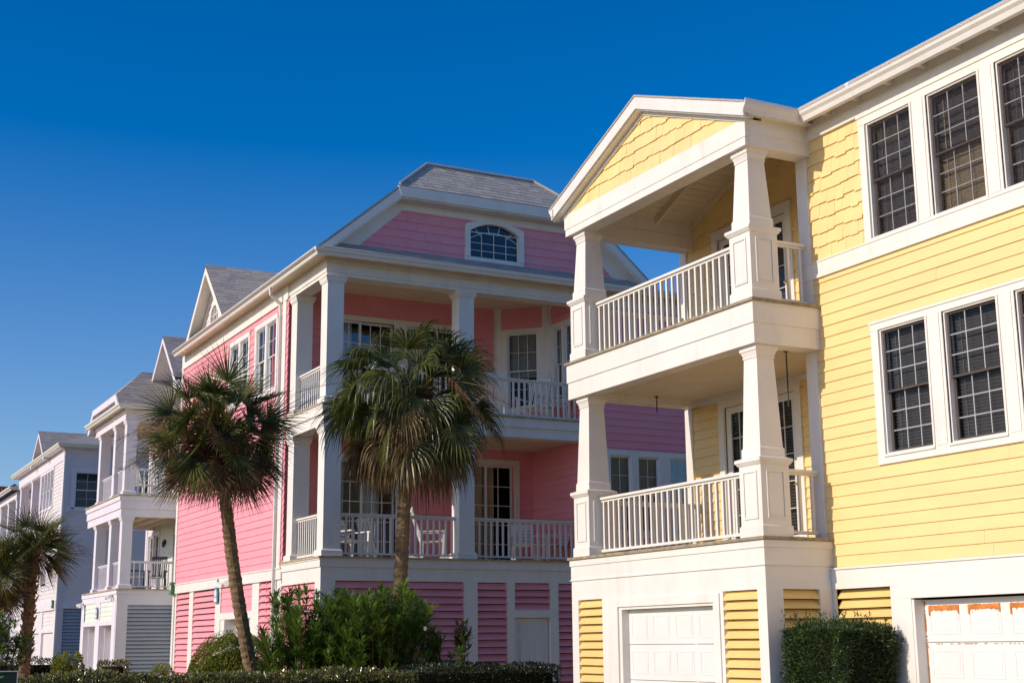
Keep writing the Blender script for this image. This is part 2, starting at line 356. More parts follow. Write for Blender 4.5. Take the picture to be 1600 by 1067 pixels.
def louver(H, F, a0, a1, b0, b1, m, sp=.125, label=None):
    mb = MB(); n = max(1, round((b1-b0)/sp)); s = (b1-b0)/n
    for i in range(n):
        z = b0+i*s; e = random.uniform(-.003, .003)
        mb.hexa([F(a0, z+e, .004), F(a1, z-e, .004), F(a1, z+.016-e, .004), F(a0, z+.016+e, .004),
                 F(a0, z+s*.80, -.075), F(a1, z+s*.80, -.075), F(a1, z+s*.80+.016, -.075), F(a0, z+s*.80+.016, -.075)])
    lp = H.part('louver_panel', mb, m, label=label)
    mb = MB(); mb.fbox(F, a0-.04, a1+.04, b0, b1+.02, -.13, -.12); H.part('louver_shade_sheet', mb, 'dark', lp)  # near-black sheet paints in the shadow lines between the slats
    return lp
def garage(H, F, a0, a1, b0, b1, d=-.12, rows=4, cols=4, m='whiteclean', label=None):
    mb = MB(); rh = (b1-b0)/rows; cw = (a1-a0)/cols
    for r in range(rows):
        z0, z1 = b0+r*rh+.004, b0+(r+1)*rh-.004
        mb.fbox(F, a0, a1, z0, z1, d-.03, d)
        for c in range(cols):
            x0, x1 = a0+c*cw+.075, a0+(c+1)*cw-.075; y0, y1 = z0+.09, z1-.09
            ring(mb, F, x0, x1, y0, y1, .022, d+.0005, d+.005)
            mb.fbox(F, x0+.04, x1-.04, y0+.04, y1-.04, d+.0005, d+.004)
    g = H.part('garage_door', mb, m, label=label)
    return g
def trim(H, F, lst, name='trim_board', m='white', d0=0, d1=.03, label=None):
    if name in ('post', 'ground_floor_trim', 'garage_jamb', 'corner_board'):      # separate boards: a part each
        for q in lst:
            mb = MB(); mb.fbox(F, *q[:4], d0, q[4] if len(q) > 4 else d1)
            H.part('garage_jamb' if 'jamb' in name else 'corner_board' if 'corner' in name else 'header_board' if q[1]-q[0] > q[3]-q[2] else 'post', mb, m)
        return
    mb = MB()
    for q in lst:
        a0, a1, b0, b1 = q[:4]; e = q[4] if len(q) > 4 else d1
        mb.fbox(F, a0, a1, b0, b1, d0, e)
    return H.part(name, mb, m, label=label)
def railing(H, p, q, z, h=.9, sp=.155, m='white', one=False, bw=.019):
    """railing from p to q (xy), deck level z"""
    p, q = Vector((*p, 0)), Vector((*q, 0)); L = (q-p).length; u = (q-p)/L; n = Vector((u.y, -u.x, 0))
    F = Fr(p, u, n)
    top = MB(); top.fbox(F, 0, L, z+h-.038, z+h, -.055, .055); top.fbox(F, 0, L, z+h-.075, z+h-.038, -.022, .022)
    r = H.part('railing', top, m)
    bt = MB(); bt.fbox(F, 0, L, z+.06, z+.10, -.03, .03); H.part('bottom_rail', bt, m, r)
    k = max(1, int(round(L/sp))); me = None
    if one:
        b = MB()
        for i in range(k): a = (i+.5)*L/k; b.fbox(F, a-bw, a+bw, z+.10, z+h-.075, -bw, bw)
        H.part('baluster_row', b, m, r)
    else:
        for i in range(k):
            a = (i+.5)*L/k
            if me is None:
                b = MB(); b.fbox(Fr((0, 0, 0), u, n), -bw, bw, 0, h-.175, -bw, bw); me = b
                ob = b.build('baluster', m, r, (0, 0, 0), recalc=True); first = ob
            else:
                ob = first.copy(); COL.objects.link(ob); ob.parent = r
            ob.location = F(a, z+.10)-H.base
    return r
def column(H, cx, cy, z0, z1, h=.2, m='white'):
    mb = MB()
    mb.frus(cx, cy, z0+.14, z1-.12, h, h)
    mb.frus(cx, cy, z0, z0+.12, h+.045, h+.045); mb.frus(cx, cy, z0+.12, z0+.15, h+.045, h+.012)
    mb.frus(cx, cy, z1-.15, z1-.10, h+.012, h+.035); mb.frus(cx, cy, z1-.10, z1-.035, h+.035, h+.05); mb.frus(cx, cy, z1-.035, z1-.001, h+.06, h+.06)
    return H.part('column', mb, m)
def gutter(H, pts, z0, z1, w=.12, name='gutter', m='gutter'):
    """K-profile gutter along a polyline of (x, y); the outside lies to the left of travel"""
    prof = [(0, 0), (.45*w, 0), (.62*w, .35), (.9*w, .55), (w, .82), (w, 1.0), (.92*w, 1.0), (.92*w, .84), (0, .84)]
    P = [Vector((x, y, 0)) for x, y in pts]; mb = MB(); rings = []
    for i, p in enumerate(P):
        if i == 0: d = (P[1]-P[0]).normalized(); nn = Vector((-d.y, d.x, 0)); sc = 1
        elif i == len(P)-1: d = (P[-1]-P[-2]).normalized(); nn = Vector((-d.y, d.x, 0)); sc = 1
        else:
            d1 = (P[i]-P[i-1]).normalized(); d2 = (P[i+1]-P[i]).normalized(); n1 = Vector((-d1.y, d1.x, 0)); n2 = Vector((-d2.y, d2.x, 0))
            nn = (n1+n2).normalized(); sc = 1/max(.3, nn.dot(n1))
        rings.append([p+nn*a*sc+Vector((0, 0, z0+(z1-z0)*b)) for a, b in prof])
    k = len(prof)
    for a, b in zip(rings, rings[1:]):
        for i in range(k): j = (i+1) % k; mb.poly([a[i], a[j], b[j], b[i]])
    mb.poly(rings[0]); mb.poly(rings[-1][::-1])
    for p, q in zip(P, P[1:]):            # joint sleeves
        d = (q-p); L = d.length; d = d.normalized(); nn = Vector((-d.y, d.x, 0)); s = 2.4
        while s < L-.5:
            c = p+d*s
            pr = [c+nn*(a*1.03+.002)+Vector((0, 0, z0-.003+(z1-z0+.006)*b)) for a, b in prof[:6]]
            mb.prism(pr, d*.07); s += 3.0
    return H.part(name, mb, m)
def downspout(H, pts, w=.04, m='gutter'):
    mb = MB()
    for p, q in zip(pts, pts[1:]): mb.sbar(p, q, w*2, w*1.5)
    return H.part('downspout', mb, m)
def knob(H, F, a, b, parent, d=0):
    mb = MB(); mb.bar(F(a, b, d), F(a, b, d+.05), .012, n=8); mb.bar(F(a, b, d+.045), F(a, b, d+.085), .03, .022, n=10)
    mb.bar(F(a, b+.16, d), F(a, b+.16, d+.02), .026, n=10)
    H.part('door_knob', mb, 'brass', parent)
def glazed_door(H, F, a0, a1, b0, b1, nc=3, nr=5, stile=.115, bottom=.24, blind='blind', kn=None, d=-.02, glass='glass', mun=.011):
    mb = MB()
    mb.fbox(F, a0, a0+stile, b0, b1, d-.04, d); mb.fbox(F, a1-stile, a1, b0, b1, d-.04, d)
    mb.fbox(F, a0+stile, a1-stile, b0, b0+bottom, d-.04, d); mb.fbox(F, a0+stile, a1-stile, b1-.11, b1, d-.04, d)
    dr = H.part('door', mb, 'whiteclean')
    A0, A1, B0, B1 = a0+stile, a1-stile, b0+bottom, b1-.11
    g = MB(); grid(g, F, A0, A1, B0, B1, nc, nr, mun, d-.015, d+.002); ring(g, F, A0-.012, A1+.012, B0-.012, B1+.012, .022, d, d+.008)
    H.part('muntin_grid', g, 'whiteclean', dr)
    p = MB(); p.fbox(F, A0, A1, B0, B1, d-.022, d-.018); H.part('pane', p, glass, dr, recalc=False)
    if blind:
        b = MB(); n = int((B1-B0)/.05)
        for i in range(n):
            z = B1-.03-i*.05; b.hexa([F(A0, z-.018, d-.075), F(A1, z-.018, d-.075), F(A1, z+.012, d-.055), F(A0, z+.012, d-.055), F(A0, z-.015, d-.075), F(A1, z-.015, d-.075), F(A1, z+.015, d-.055), F(A0, z+.015, d-.055)])
        H.part('blind', b, blind, dr, recalc=False)
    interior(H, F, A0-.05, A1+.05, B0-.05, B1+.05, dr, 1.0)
    if kn is not None: knob(H, F, kn, b0+1.0, dr, d)
    return dr
def curtain(H, F, a0, a1, b0, b1, parent, m='curtain', d=-.12, amp=.03):
    mb = MB(); n = int((a1-a0)/.025); 
    for i in range(n):
        x0 = a0+(a1-a0)*i/n; x1 = a0+(a1-a0)*(i+1)/n
        e0 = d+amp*math.sin(x0*62+math.sin(x0*17)); e1 = d+amp*math.sin(x1*62+math.sin(x1*17))
        mb.poly([F(x0, b0, e0), F(x1, b0, e1), F(x1, b1, e1*.5+d*.5), F(x0, b1, e0*.5+d*.5)])
    H.part('curtain', mb, m, parent, recalc=False)
def slab(mb, pts, t):
    mb.prism(pts, (0, 0, -t))
G = .25     # ground level
# ------------------------------------------------------------------ ground
mb = MB(); mb.poly([(-1500, -1500, G), (1500, -1500, G), (1500, 1500, G), (-1500, 1500, G)])
M['grass'] = mat('lawn_grass', (.20, .14, .06), .9, .35, 2.5, .6, 60)
M['asphalt'] = mat('sandy_asphalt', (.29, .205, .12), .9, .25, 6, .4, 90)
M['concrete'] = mat('concrete', (.46, .37, .26), .85, .12, 2, .3, 50)
tag(mb.build('ground', 'grass'), None, None, kind='structure')
mb = MB(); mb.box(-6.5, 3.0, -60, 140, G-.2, G+.004); tag(mb.build('road', 'asphalt', recalc=True), None, None, kind='structure')
mb = MB(); mb.box(3.0, 3.15, -60, 140, G-.2, G+.13); mb.box(-6.65, -6.5, -60, 140, G-.2, G+.13); tag(mb.build('kerb', 'concrete', recalc=True), None, None, kind='structure')
mb = MB(); mb.box(3.7, 11.4, -2, 13.3, G-.2, G+.012); mb.box(3.7, 10.0, 32.4, 35.0, G-.2, G+.012); mb.box(3.7, 10.2, 49.2, 54.4, G-.2, G+.012)
tag(mb.build('driveway', 'concrete', recalc=True), None, None, kind='structure')
# ================================================================== YELLOW HOUSE
H = House('yellow_house', (12.6, 10, G), 'yellow clapboard beach house with two stacked white porches nearest the camera')
W = FX(12.6); WR = FX(13.9); Pf = FX(11.45); Ps = FY(14.72)
opU = [(12.69, 13.54), (11.52, 12.40), (10.37, 11.24), (9.2, 10.08)]
holesU = [(a-.0, b, 7.05, 8.70) for a, b in opU]; holesL = [(a, b, 4.19, 5.84) for a, b in opU]
mb = MB(); courses(mb, W, 3, 15.02, 2.80, 6.81, .1575, .017, 'lap', [(9.06, 13.69, 4.07, 5.96)])
H.part('clapboard_wall', mb, 'yellow')
mb = MB(); courses(mb, W, 3, 15.02, 7.05, 8.84, .200, .022, 'shake', [(9.06, 13.68, 7.0, 8.9)], jit=.022)
courses(mb, W, 9.06, 13.68, 8.6, 8.84, .2, .02, 'lap', [(9.06, 13.68, 8.6, 8.9)])
courses(mb, WR, 15.02, 19.86, 6.42, 10.0, .200, .022, 'shake', [(16.75, 18.9, 6.4, 8.75)], jit=.022)
H.part('shingle_wall', mb, 'yellow_shake')
mb = MB(); courses(mb, WR, 15.02, 19.86, 3.20, 5.86, .1575, .022, 'lap', [(16.75, 18.9, 3.1, 5.8)])
H.part('porch_back_wall', mb, 'yellow')
# solid core behind the siding (keeps the rooms dark, closes the other sides)
mb = MB()
mb.box(12.72, 24, 3, 3.02, G, 9.1); mb.box(12.6, 13.9, 15.0, 15.02, 2.8, 9.1); mb.box(13.9, 24, 19.80, 19.86, G, 9.1); mb.box(24, 24.1, 3, 19.86, G, 9.1)
H.part('side_wall', mb, 'yellow')
mb = MB(); mb.fbox(W, 3, 15.0, 8.70, 9.14, -.1, -.03); mb.box(13.55, 13.57, 3, 15.0, G, 9.1); mb.box(14.9, 14.92, 15.02, 19.8, G, 9.9)
H.part('inner_partition', mb, 'dark')
# trim on the main wall
trim(H, W, [(3, 15.02, 6.81, 7.03, .045), (3, 15.02, 7.03, 7.05, .055), (3, 15.06, 8.84, 9.00, .05), (3, 15.06, 9.0, 9.15, .035),
            (14.79, 15.02, 2.80, 6.81, .034), (14.79, 15.02, 7.05, 8.84, .034)], 'belt_and_corner_boards')
def casing(F, ops, b0, b1, bot, top, left, right, rightmost, leftname='window_casing', sill=True):
    L = []
    ops = sorted(ops)
    for i, (a, b) in enumerate(ops):
        n = ops[i+1][0] if i < len(ops)-1 else None
        if n is not None:
            L.append((b, n, b0, b1, .03)); L.append((b+.055, n-.055, b0, b1+.0, .042))
        L += [(a-.03, a, b0, b1, .045), (b, b+.03, b0, b1, .045)]
    L += [(ops[-1][1]+.03, left, b0, b1, .03), (right, ops[0][0]-.03, b0, b1, .03), (right-.0, left, b1, top, .036), (right-.015, left+.015, top-.03, top, .05)]
    if bot < b0: L += [(right, left, bot, b0, .036)]
    L += [(a-.03, b+.03, b0-.03, b0, .055) for a, b in ops]
    return trim(H, F, L, 'window_casing')
casing(W, opU, 7.08, 8.70, 7.05, 8.84, 13.68, 9.06, 0); casing(W, opU, 4.19, 5.84, 4.07, 5.96, 13.69, 9.06, 0)
lab = ['dark window beside the belt of shakes', 'dark window with bent tan blinds', 'dark window cut by the right edge of the photo', None]
for i, (a, b) in enumerate(opU):
    window(H, W, a, b, 7.08, 8.70, blind='blind_tan' if i == 1 else 'blind', screen=True, broken=i == 1)
    window(H, W, a, b, 4.19, 5.84)
# ground floor of the main wall
trim(H, W, [(3, 14.98, 2.52, 2.80, .05), (3, 14.98, 2.775, 2.80, .07), (14.68, 14.98, G, 2.52, .04), (13.43, 13.62, G, 2.52, .045), (10.55, 13.43, 2.36, 2.52, .06), (13.25, 13.43, G, 2.36, .055), (10.35, 10.55, G, 2.52, .055)], 'ground_floor_trim')
trim(H, W, [(13.21, 13.25, G, 2.34), (10.55, 10.60, G, 2.34)], 'garage_jamb', d0=-.16, d1=.045)
louver(H, W, 13.62, 14.68, G, 2.52, 'yellow_louver')
mb = MB(); courses(mb, W, 3, 10.35, G, 2.52, .1575, .022); H.part('clapboard_wall', mb, 'yellow')
gd = garage(H, W, 10.60, 13.21, G+.02, 2.34, cols=4, label='white panel door with orange stains along its top panels')
mb = MB(); F = W; rw = (2.34-G-.02)/4; zt = 2.34-.09; cw = 2.61/4
for c in range(4):
    x0, x1 = 10.60+c*cw+.075, 10.60+(c+1)*cw-.075; n = 44
    for i in range(n):
        a, b = x0+(x1-x0)*i/n, x0+(x1-x0)*(i+1)/n
        e = min(i, n-1-i)/n
        dz = .036+random.uniform(0, .014)+(.075*random.random()**.5 if e < .045 else 0)+(.015 if random.random() < .15 else 0)
        mb.fbox(F, a, b, zt-dz, zt+random.uniform(.004, .018), -.1185, -.1085)
    for k in range(4): s = random.uniform(.004, .011); a = random.uniform(x0, x1); zz = zt-.07-random.uniform(0, .06); mb.fbox(F, a, a+s, zz, zz+s*.6, -.1185, -.1183+.009)
for i in range(120):
    a = 10.61+i*2.59/120; z = 2.34-rw-.02
    if random.random() < .35: mb.fbox(F, a, a+2.59/120, z-.006, z+random.uniform(.002, .010), -.119, -.1175)
for i in range(50):
    z = 2.3-i*.022
    if random.random() < .7 or i > 22: mb.fbox(F, 13.20-random.uniform(.004, .03 if 18 < i < 26 else .012), 13.208, z, z+.02, -.119, -.1172)
H.part('paint_stain', mb, 'rust', gd, recalc=False)['kind'] = 'stuff'
# porch ground floor, street side
trim(H, Pf, [(14.72, 14.91, G, 2.52), (15.67, 15.87, G, 2.52), (18.35, 18.83, G, 2.52), (19.56, 19.76, G, 2.52), (15.87, 18.35, 2.38, 2.52)], 'ground_floor_trim', d0=-.16, d1=0)
trim(H, Pf, [(15.74, 15.87, G, 2.38), (18.35, 18.48, G, 2.38), (15.74, 18.48, 2.38, 2.50)], 'garage_casing', d0=.0, d1=.022)
louver(H, Pf, 14.91, 15.67, G, 2.52, 'yellow_louver'); louver(H, Pf, 18.83, 19.56, G, 2.52, 'yellow_louver')
trim(H, Pf, [(18.27, 18.35, G, 2.38), (15.87, 15.92, G, 2.38), (15.92, 18.27, 2.34, 2.38)], 'garage_jamb', d0=-.16, d1=-.005)
garage(H, Pf, 15.92, 18.27, G+.02, 2.34, d=-.13, label='white panel door below the lower porch')
trim(H, Ps, [(11.452, 11.73, G, 2.52), (12.34, 12.60, G, 2.52)], 'ground_floor_trim', d0=-.16, d1=-.002)
louver(H, Ps, 11.73, 12.34, G, 2.52, 'yellow_louver')
def band(x0, x1, y0, y1, lay, name='porch_fascia', m='white'):
    """stack of fascia courses round a deck: (z0, z1, out)"""
    mb = MB()
    for z0, z1, o in lay: mb.box(x0-o, x1, y0-o, y1+o, z0, z1)
    return H.part(name, mb, m)
band(11.45, 13.88, 14.72, 19.76, [(2.52, 2.825, .0), (2.825, 2.845, .02), (2.845, 3.06, .006), (3.06, 3.155, .022)])
def deck(x0, x1, y0, y1, z, o=.05, m='deck', bw=.14, along='y'):
    mb = MB(); a = x0-o
    while a < x1: e = min(x1, a+bw-.006); mb.box(a, e, y0-o-random.uniform(0, .008), y1+o, z-.04, z+random.uniform(-.002, .002)); a += bw
    return H.part('deck_boards', mb, m)
deck(11.45, 13.88, 14.72, 19.76, 3.20, m='deck_old'); deck(11.45, 13.88, 14.72, 19.76, 6.42, m='deck_old')
mb = MB()
for (z0, z1, o) in ((5.80, 6.08, .0), (6.08, 6.38, .018)):
    mb.box(11.45-o, 11.70, 14.72-o, 19.76+o, z0, z1); mb.box(11.70, 13.88, 19.46, 19.76+o, z0, z1); mb.box(11.70, 12.60, 14.72-o, 15.0, z0, z1)
H.part('porch_beam', mb, 'white')
mb = MB(); a = 11.70
while a < 13.88: mb.box(a, min(a+.115, 13.88), 14.95, 19.5, 5.90, 5.905+random.uniform(0, .003)); mb.box(a+.115, min(a+.12, 13.9), 14.95, 19.5, 5.915, 5.92); a += .12
H.part('porch_ceiling', mb, 'ceil')
trim(H, WR, [(15.02, 19.8, 5.80, 5.90), (19.66, 19.86, 3.2, 5.8), (19.66, 19.86, 6.42, 8.9)], 'corner_board', d0=.0, d1=.05)
for z0, z1, up in ((3.2, 5.80, 0), (6.42, 8.62, 1)):
    for cy in (14.97, 19.43):
        cx = 11.70; z = z0
        c = MB(); h0 = .235
        c.frus(cx, cy, z, z+.14, h0+.018, h0+.018); c.frus(cx, cy, z+.14, z+.16, h0+.018, h0)
        c.frus(cx, cy, z+.16, z+.96, h0, h0)
        c.frus(cx, cy, z+.96, z+1.0, h0+.012, h0+.04); c.frus(cx, cy, z+1.0, z+1.045, h0+.045, h0+.045); c.frus(cx, cy, z+1.045, z+1.07, h0+.04, h0-.03)
        ped = H.part('column_pedestal', c, 'white')
        c = MB()
        for F in (Fr((cx-h0, cy, 0), (0, 1, 0), (-1, 0, 0)), Fr((cx, cy-h0, 0), (1, 0, 0), (0, -1, 0)), Fr((cx, cy+h0, 0), (1, 0, 0), (0, 1, 0)), Fr((cx+h0, cy, 0), (0, 1, 0), (1, 0, 0))):
            ring(c, F, -.15, .15, z+.24, z+.88, .022, .0, .016)
            c.fbox(F, -.115, .115, z+.275, z+.845, .0, .006)
        H.part('raised_panel', c, 'white', ped)
        c = MB(); c.frus(cx, cy, z+1.06, z+1.18, .205, .205); c.frus(cx, cy, z+1.18, z+1.205, .205, .19)
        c.frus(cx, cy, z+1.20, z1-.14, .19, .142); c.frus(cx, cy, z1-.17, z1-.145, .155, .155)
        c.frus(cx, cy, z1-.14, z1-.07, .150, .175); c.frus(cx, cy, z1-.07, z1-.002, .185, .185)
        H.part('column', c, 'white')
    railing(H, (11.70, 15.22), (11.70, 19.18), z0, .93, .152)
    railing(H, (11.94, 14.93), (12.58, 14.93), z0, .93, .21)
    railing(H, (11.94, 19.5), (13.86, 19.5), z0, .93, .152)
    # doors
    b1 = 5.68 if not up else 8.6
    trim(H, WR, [(18.76, 18.9, z0, b1+.14), (16.75, 16.89, z0, b1+.14), (16.89, 18.76, b1, b1+.14), (16.73, 18.92, b1+.13, b1+.15, .06)], 'door_casing', d0=.0, d1=.045)
    for a0, a1, kn in ((17.83, 18.76, None), (16.89, 17.82, 16.955)):
        glazed_door(H, WR, a0, a1, z0+.02, b1, 3, 5, kn=kn, stile=.13, bottom=.22)
# upper beams with the vaulted ceiling
mb = MB()
mb.box(11.45, 11.74, 14.72, 19.76, 8.62, 8.74); mb.box(11.44, 11.74, 14.70, 19.78, 8.74, 9.0)
mb.box(11.74, 12.60, 14.72, 15.0, 8.62, 8.80); mb.box(11.74, 12.60, 14.705, 15.0, 8.80, 9.06)
for i, (z0, z1) in enumerate(((8.62, 8.85), (8.855, 9.08), (9.085, 9.2))): mb.box(11.74, 13.88, 19.46+.006*i, 19.76, z0, z1)
H.part('porch_beam', mb, 'white')
gb = [(19.70, 9.0), (17.24, 9.96), (14.80, 9.0)]
mb = MB(); courses(mb, Pf, 14.7, 19.8, 9.0, 10.0, .215, .02, 'shake', cp=gb, jit=.02, base=-.02)
H.part('gable_shingles', mb, 'yellow_shake')
sl = .394
def rz(y): return 10.25-abs(y-17.24)*sl
mb = MB(); mb.prism([(11.5, 14.72, rz(14.72)-.22), (11.5, 17.24, rz(17.24)-.2), (11.5, 19.76, rz(19.76)-.22), (11.5, 19.76, 9.0), (11.5, 14.72, 9.0)], (.05, 0, 0)); H.part('gable_backing', mb, 'ceil')
mb = MB()
for s in (-1, 1):      # frieze boards on the gable, then rake fascia boards
    e = 17.24+s*2.56; mb.prism([(11.46, 17.24, rz(17.24)-.22), (11.46, e, rz(e)-.22), (11.46, e, rz(e)-.31), (11.46, 17.24, rz(17.24)-.31)], (-.03, 0, 0))
H.part('gable_frieze', mb, 'white')
for s in (-1, 1):
    mb = MB(); e = 17.24+s*2.72
    mb.prism([(11.32, 17.24, rz(17.24)-.035), (11.32, e, rz(e)-.035), (11.32, e, rz(e)-.23), (11.32, 17.24, rz(17.24)-.23)], (-.035, 0, 0))
    mb.prism([(11.32, 17.24, rz(17.24)-.23), (11.32, e, rz(e)-.23), (11.32, e, rz(e)-.25), (11.32, 17.24, rz(17.24)-.25)], (.13, 0, 0))
    H.part('rake_board', mb, 'gutter')
mb = MB()
for s in (-1, 1):
    e = 17.24+s*2.76
    mb.prism([(11.27, 17.24, rz(17.24)), (11.27, e, rz(e)), (11.27, e, rz(e)-.03), (11.27, 17.24, rz(17.24)-.03)], (7.5, 0, 0))
mb.prism([(12.2, 2, 9.195), (18.3, 2, 11.5), (18.3, 2, 11.46), (12.2, 2, 9.15)], (0, 18.1, 0))
mb.prism([(24.6, 2, 9.16), (18.3, 2, 11.5), (18.3, 2, 11.46), (24.6, 2, 9.12)], (0, 18.1, 0))
H.part('roof', mb, 'shingle')
mb = MB()       # vaulted board ceiling, rafters
for s in (-1, 1):
    y = 0.02
    while y < 2.5:
        e = min(y+.14, 2.5); a, b = 17.24+s*y, 17.24+s*(e-.008)
        mb.prism([(11.55, a, rz(a)-.24), (11.55, b, rz(b)-.24), (11.55, b, rz(b)-.26), (11.55, a, rz(a)-.26)], (2.35, 0, 0)); y += .14
H.part('porch_ceiling', mb, 'ceil')
mb = MB()
for x in (12.3, 13.1, 13.82):
    for s in (-1, 1):
        e = 17.24+s*2.4; mb.prism([(x, 17.24, rz(17.24)-.26), (x, e, rz(e)-.26), (x, e, rz(e)-.38), (x, 17.24, rz(17.24)-.38)], (.06, 0, 0))
mb.box(11.75, 13.88, 17.2, 17.28, 9.62, 9.88)
H.part('ceiling_rafter', mb, 'ceil')
gutter(H, [(12.33, 2), (12.33, 14.58), (11.28, 14.58)], 9.005, 9.19, .125)
gutter(H, [(11.26, 19.88), (16, 19.88)], 9.0, 9.15, .12)
mb = MB()
mb.box(12.34, 12.58, 2, 14.6, 9.13, 9.145); mb.box(11.33, 12.6, 14.58, 14.74, 9.05, 9.065); mb.box(12.332, 12.355, 2, 14.6, 9.01, 9.16)
H.part('soffit', mb, 'white')
y = 8.6
while y < 14.6: mb = MB(); mb.box(12.355, 12.58, y, y+.05, 9.05, 9.129); H.part('rafter_tail', mb, 'white'); y += .62
mb = MB(); mb.bar((12.5, 15.36, 5.91), (12.5, 15.36, 5.15), .011, n=6); mb.bar((12.5, 15.36, 5.92), (12.5, 15.36, 5.88), .04, n=10); mb.bar((12.5, 15.36, 5.15), (12.5, 15.36, 5.08), .02, .008, n=8)
tag(mb.build('hanging_rod', 'iron', None, (12.5, 15.36, 5.9)), 'long dark rod hanging from the lower yellow porch ceiling behind the near column', 'hanger')
mb = MB(); mb.bar((12.9, 19.3, 5.9), (12.9, 19.3, 5.63), .011, n=6); mb.bar((12.9, 19.3, 5.92), (12.9, 19.3, 5.88), .035, n=10)
tag(mb.build('hanging_rod', 'iron', None, (12.9, 19.3, 5.9)), 'short dark rod hanging from the lower yellow porch ceiling near the far column', 'hanger')
YH = H
# ================================================================== PINK HOUSE
H = House('pink_house', (10.04, 27.72, G), 'pink beach house with deep white corner porches and a clipped gable with arched window')
L = FX(10.04); Fp = FY(27.72); Bk = FY(30.3); Sd = FX(16.5)
winL = [(33.26, 33.98), (34.1, 34.82)]; winR = [(31.05, 31.77), (31.89, 32.6)]
hl = [(33.14, 34.95, 7.8, 9.56), (30.93, 32.73, 7.68, 9.56)]
hl2 = [(33.14, 34.95, 4.3, 6.1)]
mb = MB(); courses(mb, L, 30.2, 39.7, 3.55, 6.9, .172, .02, 'lap'); H.part('clapboard_wall', mb, 'pink')
mb = MB(); courses(mb, L, 30.2, 39.7, 6.9, 9.75, .19, .02, 'shake', hl, jit=.012, wid=(.15, .3))
courses(mb, Bk, 10.04, 15.5, 6.91, 10.06, .2, .022, 'shake', [(10.85, 14.85, 6.9, 9.5)], jit=.014, wid=(.15, .3))
dg = Vector((.95, -.95, 0)).normalized(); Dg = Fr((15.5, 30.3, 0), dg, Vector((-1, -1, 0)).normalized()); DL = .95*math.sqrt(2)
courses(mb, Dg, 0, DL, 6.91, 10.06, .2, .02, 'shake', [(.18, 1.2, 7.5, 9.5)], jit=.014, wid=(.15, .3))
courses(mb, Sd, 27.72, 29.35, 6.91, 10.06, .2, .022, 'shake', [(28.1, 29.3, 7.6, 9.5)], jit=.014, wid=(.15, .3))
H.part('shingle_wall', mb, 'pink_shake')
mb = MB(); courses(mb, Bk, 10.04, 16.5, 3.67, 6.5, .172, .022, 'lap', [(10.95, 12.95, 3.6, 6.2), (14.3, 16.1, 3.6, 6.27)])
courses(mb, Sd, 27.72, 30.3, 3.67, 6.5, .172, .022, 'lap')
H.part('porch_back_wall', mb, 'pink')
mb = MB(); courses(mb, Fp, 16.5, 21, 3.6, 9.75, .172, .022, 'lap', [(17.03, 19.6, 4.25, 6.3)]); H.part('clapboard_wall', mb, 'pink')
mb = MB(); mb.box(10.06, 21, 39.66, 39.7, G, 10.1); mb.box(20.96, 21, 27.8, 39.7, G, 10.1); mb.box(10.06, 15.4, 31.4, 31.42, G, 10.05); mb.box(11.2, 11.22, 31.4, 39.66, G, 10.05); mb.box(17.6, 17.62, 28.8, 31, G, 10.05); mb.box(17.6, 20.95, 28.8, 28.82, G, 10.05)
H.part('side_wall', mb, 'pink')
trim(H, L, [(30.2, 39.74, 9.75, 10.12, .035), (30.2, 39.74, 9.72, 9.76, .05), (30.2, 39.74, 3.3, 3.55, .04), (30.2, 39.74, 3.53, 3.56, .06), (39.56, 39.74, G, 9.75, .035), (30.3, 30.55, 3.55, 9.72, .04)], 'belt_and_corner_boards')
trim(H, L, [(27.872, 28.05, G, 3.2), (30.25, 30.92, G, 3.3), (31.87, 32.4, G, 3.3), (35.04, 35.5, G, 3.3), (37.65, 38.05, G, 3.3), (39.42, 39.74, G, 3.3), (32.4, 35.04, 2.5, 2.66), (28.05, 30.25, 3.15, 3.2)], 'ground_floor_trim', d0=-.15, d1=.0)
louver(H, L, 28.05, 30.25, G, 3.15, 'pink', .15); louver(H, L, 30.92, 31.87, G, 3.3, 'pink', .15); louver(H, L, 35.5, 37.65, G, 3.3, 'pink', .15); louver(H, L, 38.05, 39.42, G, 3.3, 'pink', .15)
mb = MB(); courses(mb, L, 32.4, 35.04, 2.66, 3.3, .172, .02, 'lap', base=-.04); H.part('clapboard_wall', mb, 'pink')
trim(H, L, [(34.70, 35.04, G, 2.5), (32.4, 32.6, G, 2.5)], 'garage_jamb', d0=-.35, d1=-.02)
garage(H, L, 32.6, 34.70, G+.02, 2.5, d=-.33, rows=4, cols=3)
for ops, b0 in ((winL, 7.9), (winR, 7.8)):
    l, r = max(x[1] for x in ops), min(x[0] for x in ops)
    trim(H, L, [(l, l+.12, b0, 9.44), (r-.12, r, b0, 9.44), (ops[0][1], ops[1][0], b0, 9.44), (r-.12, l+.12, 9.44, 9.56, .04), (r-.12, l+.12, b0-.12, b0, .04)], 'window_casing')
    for a, b in ops: window(H, L, a, b, b0, 9.44, 2, 2, sash='whiteclean', liner='whiteclean', blind='blind_light', glass='glassblue')
# front ground floor
trim(H, Fp, [(10.041, 10.37, G, 3.2), (13.35, 13.68, G, 3.2), (14.41, 14.6, G, 3.2), (15.5, 15.71, G, 3.2), (16.55, 16.85, G, 3.2), (14.6, 15.5, 2.41, 2.58), (10.37, 21, 3.17, 3.2, -.001)], 'ground_floor_trim', d0=-.15, d1=0)
louver(H, Fp, 10.37, 13.35, G, 3.17, 'pink', .15); louver(H, Fp, 13.68, 14.41, G, 3.17, 'pink', .15); louver(H, Fp, 14.6, 15.5, 2.58, 3.17, 'pink', .15); louver(H, Fp, 15.71, 16.55, G, 3.17, 'pink', .15)
louver(H, Fp, 16.85, 21, G, 3.17, 'pink', .15)
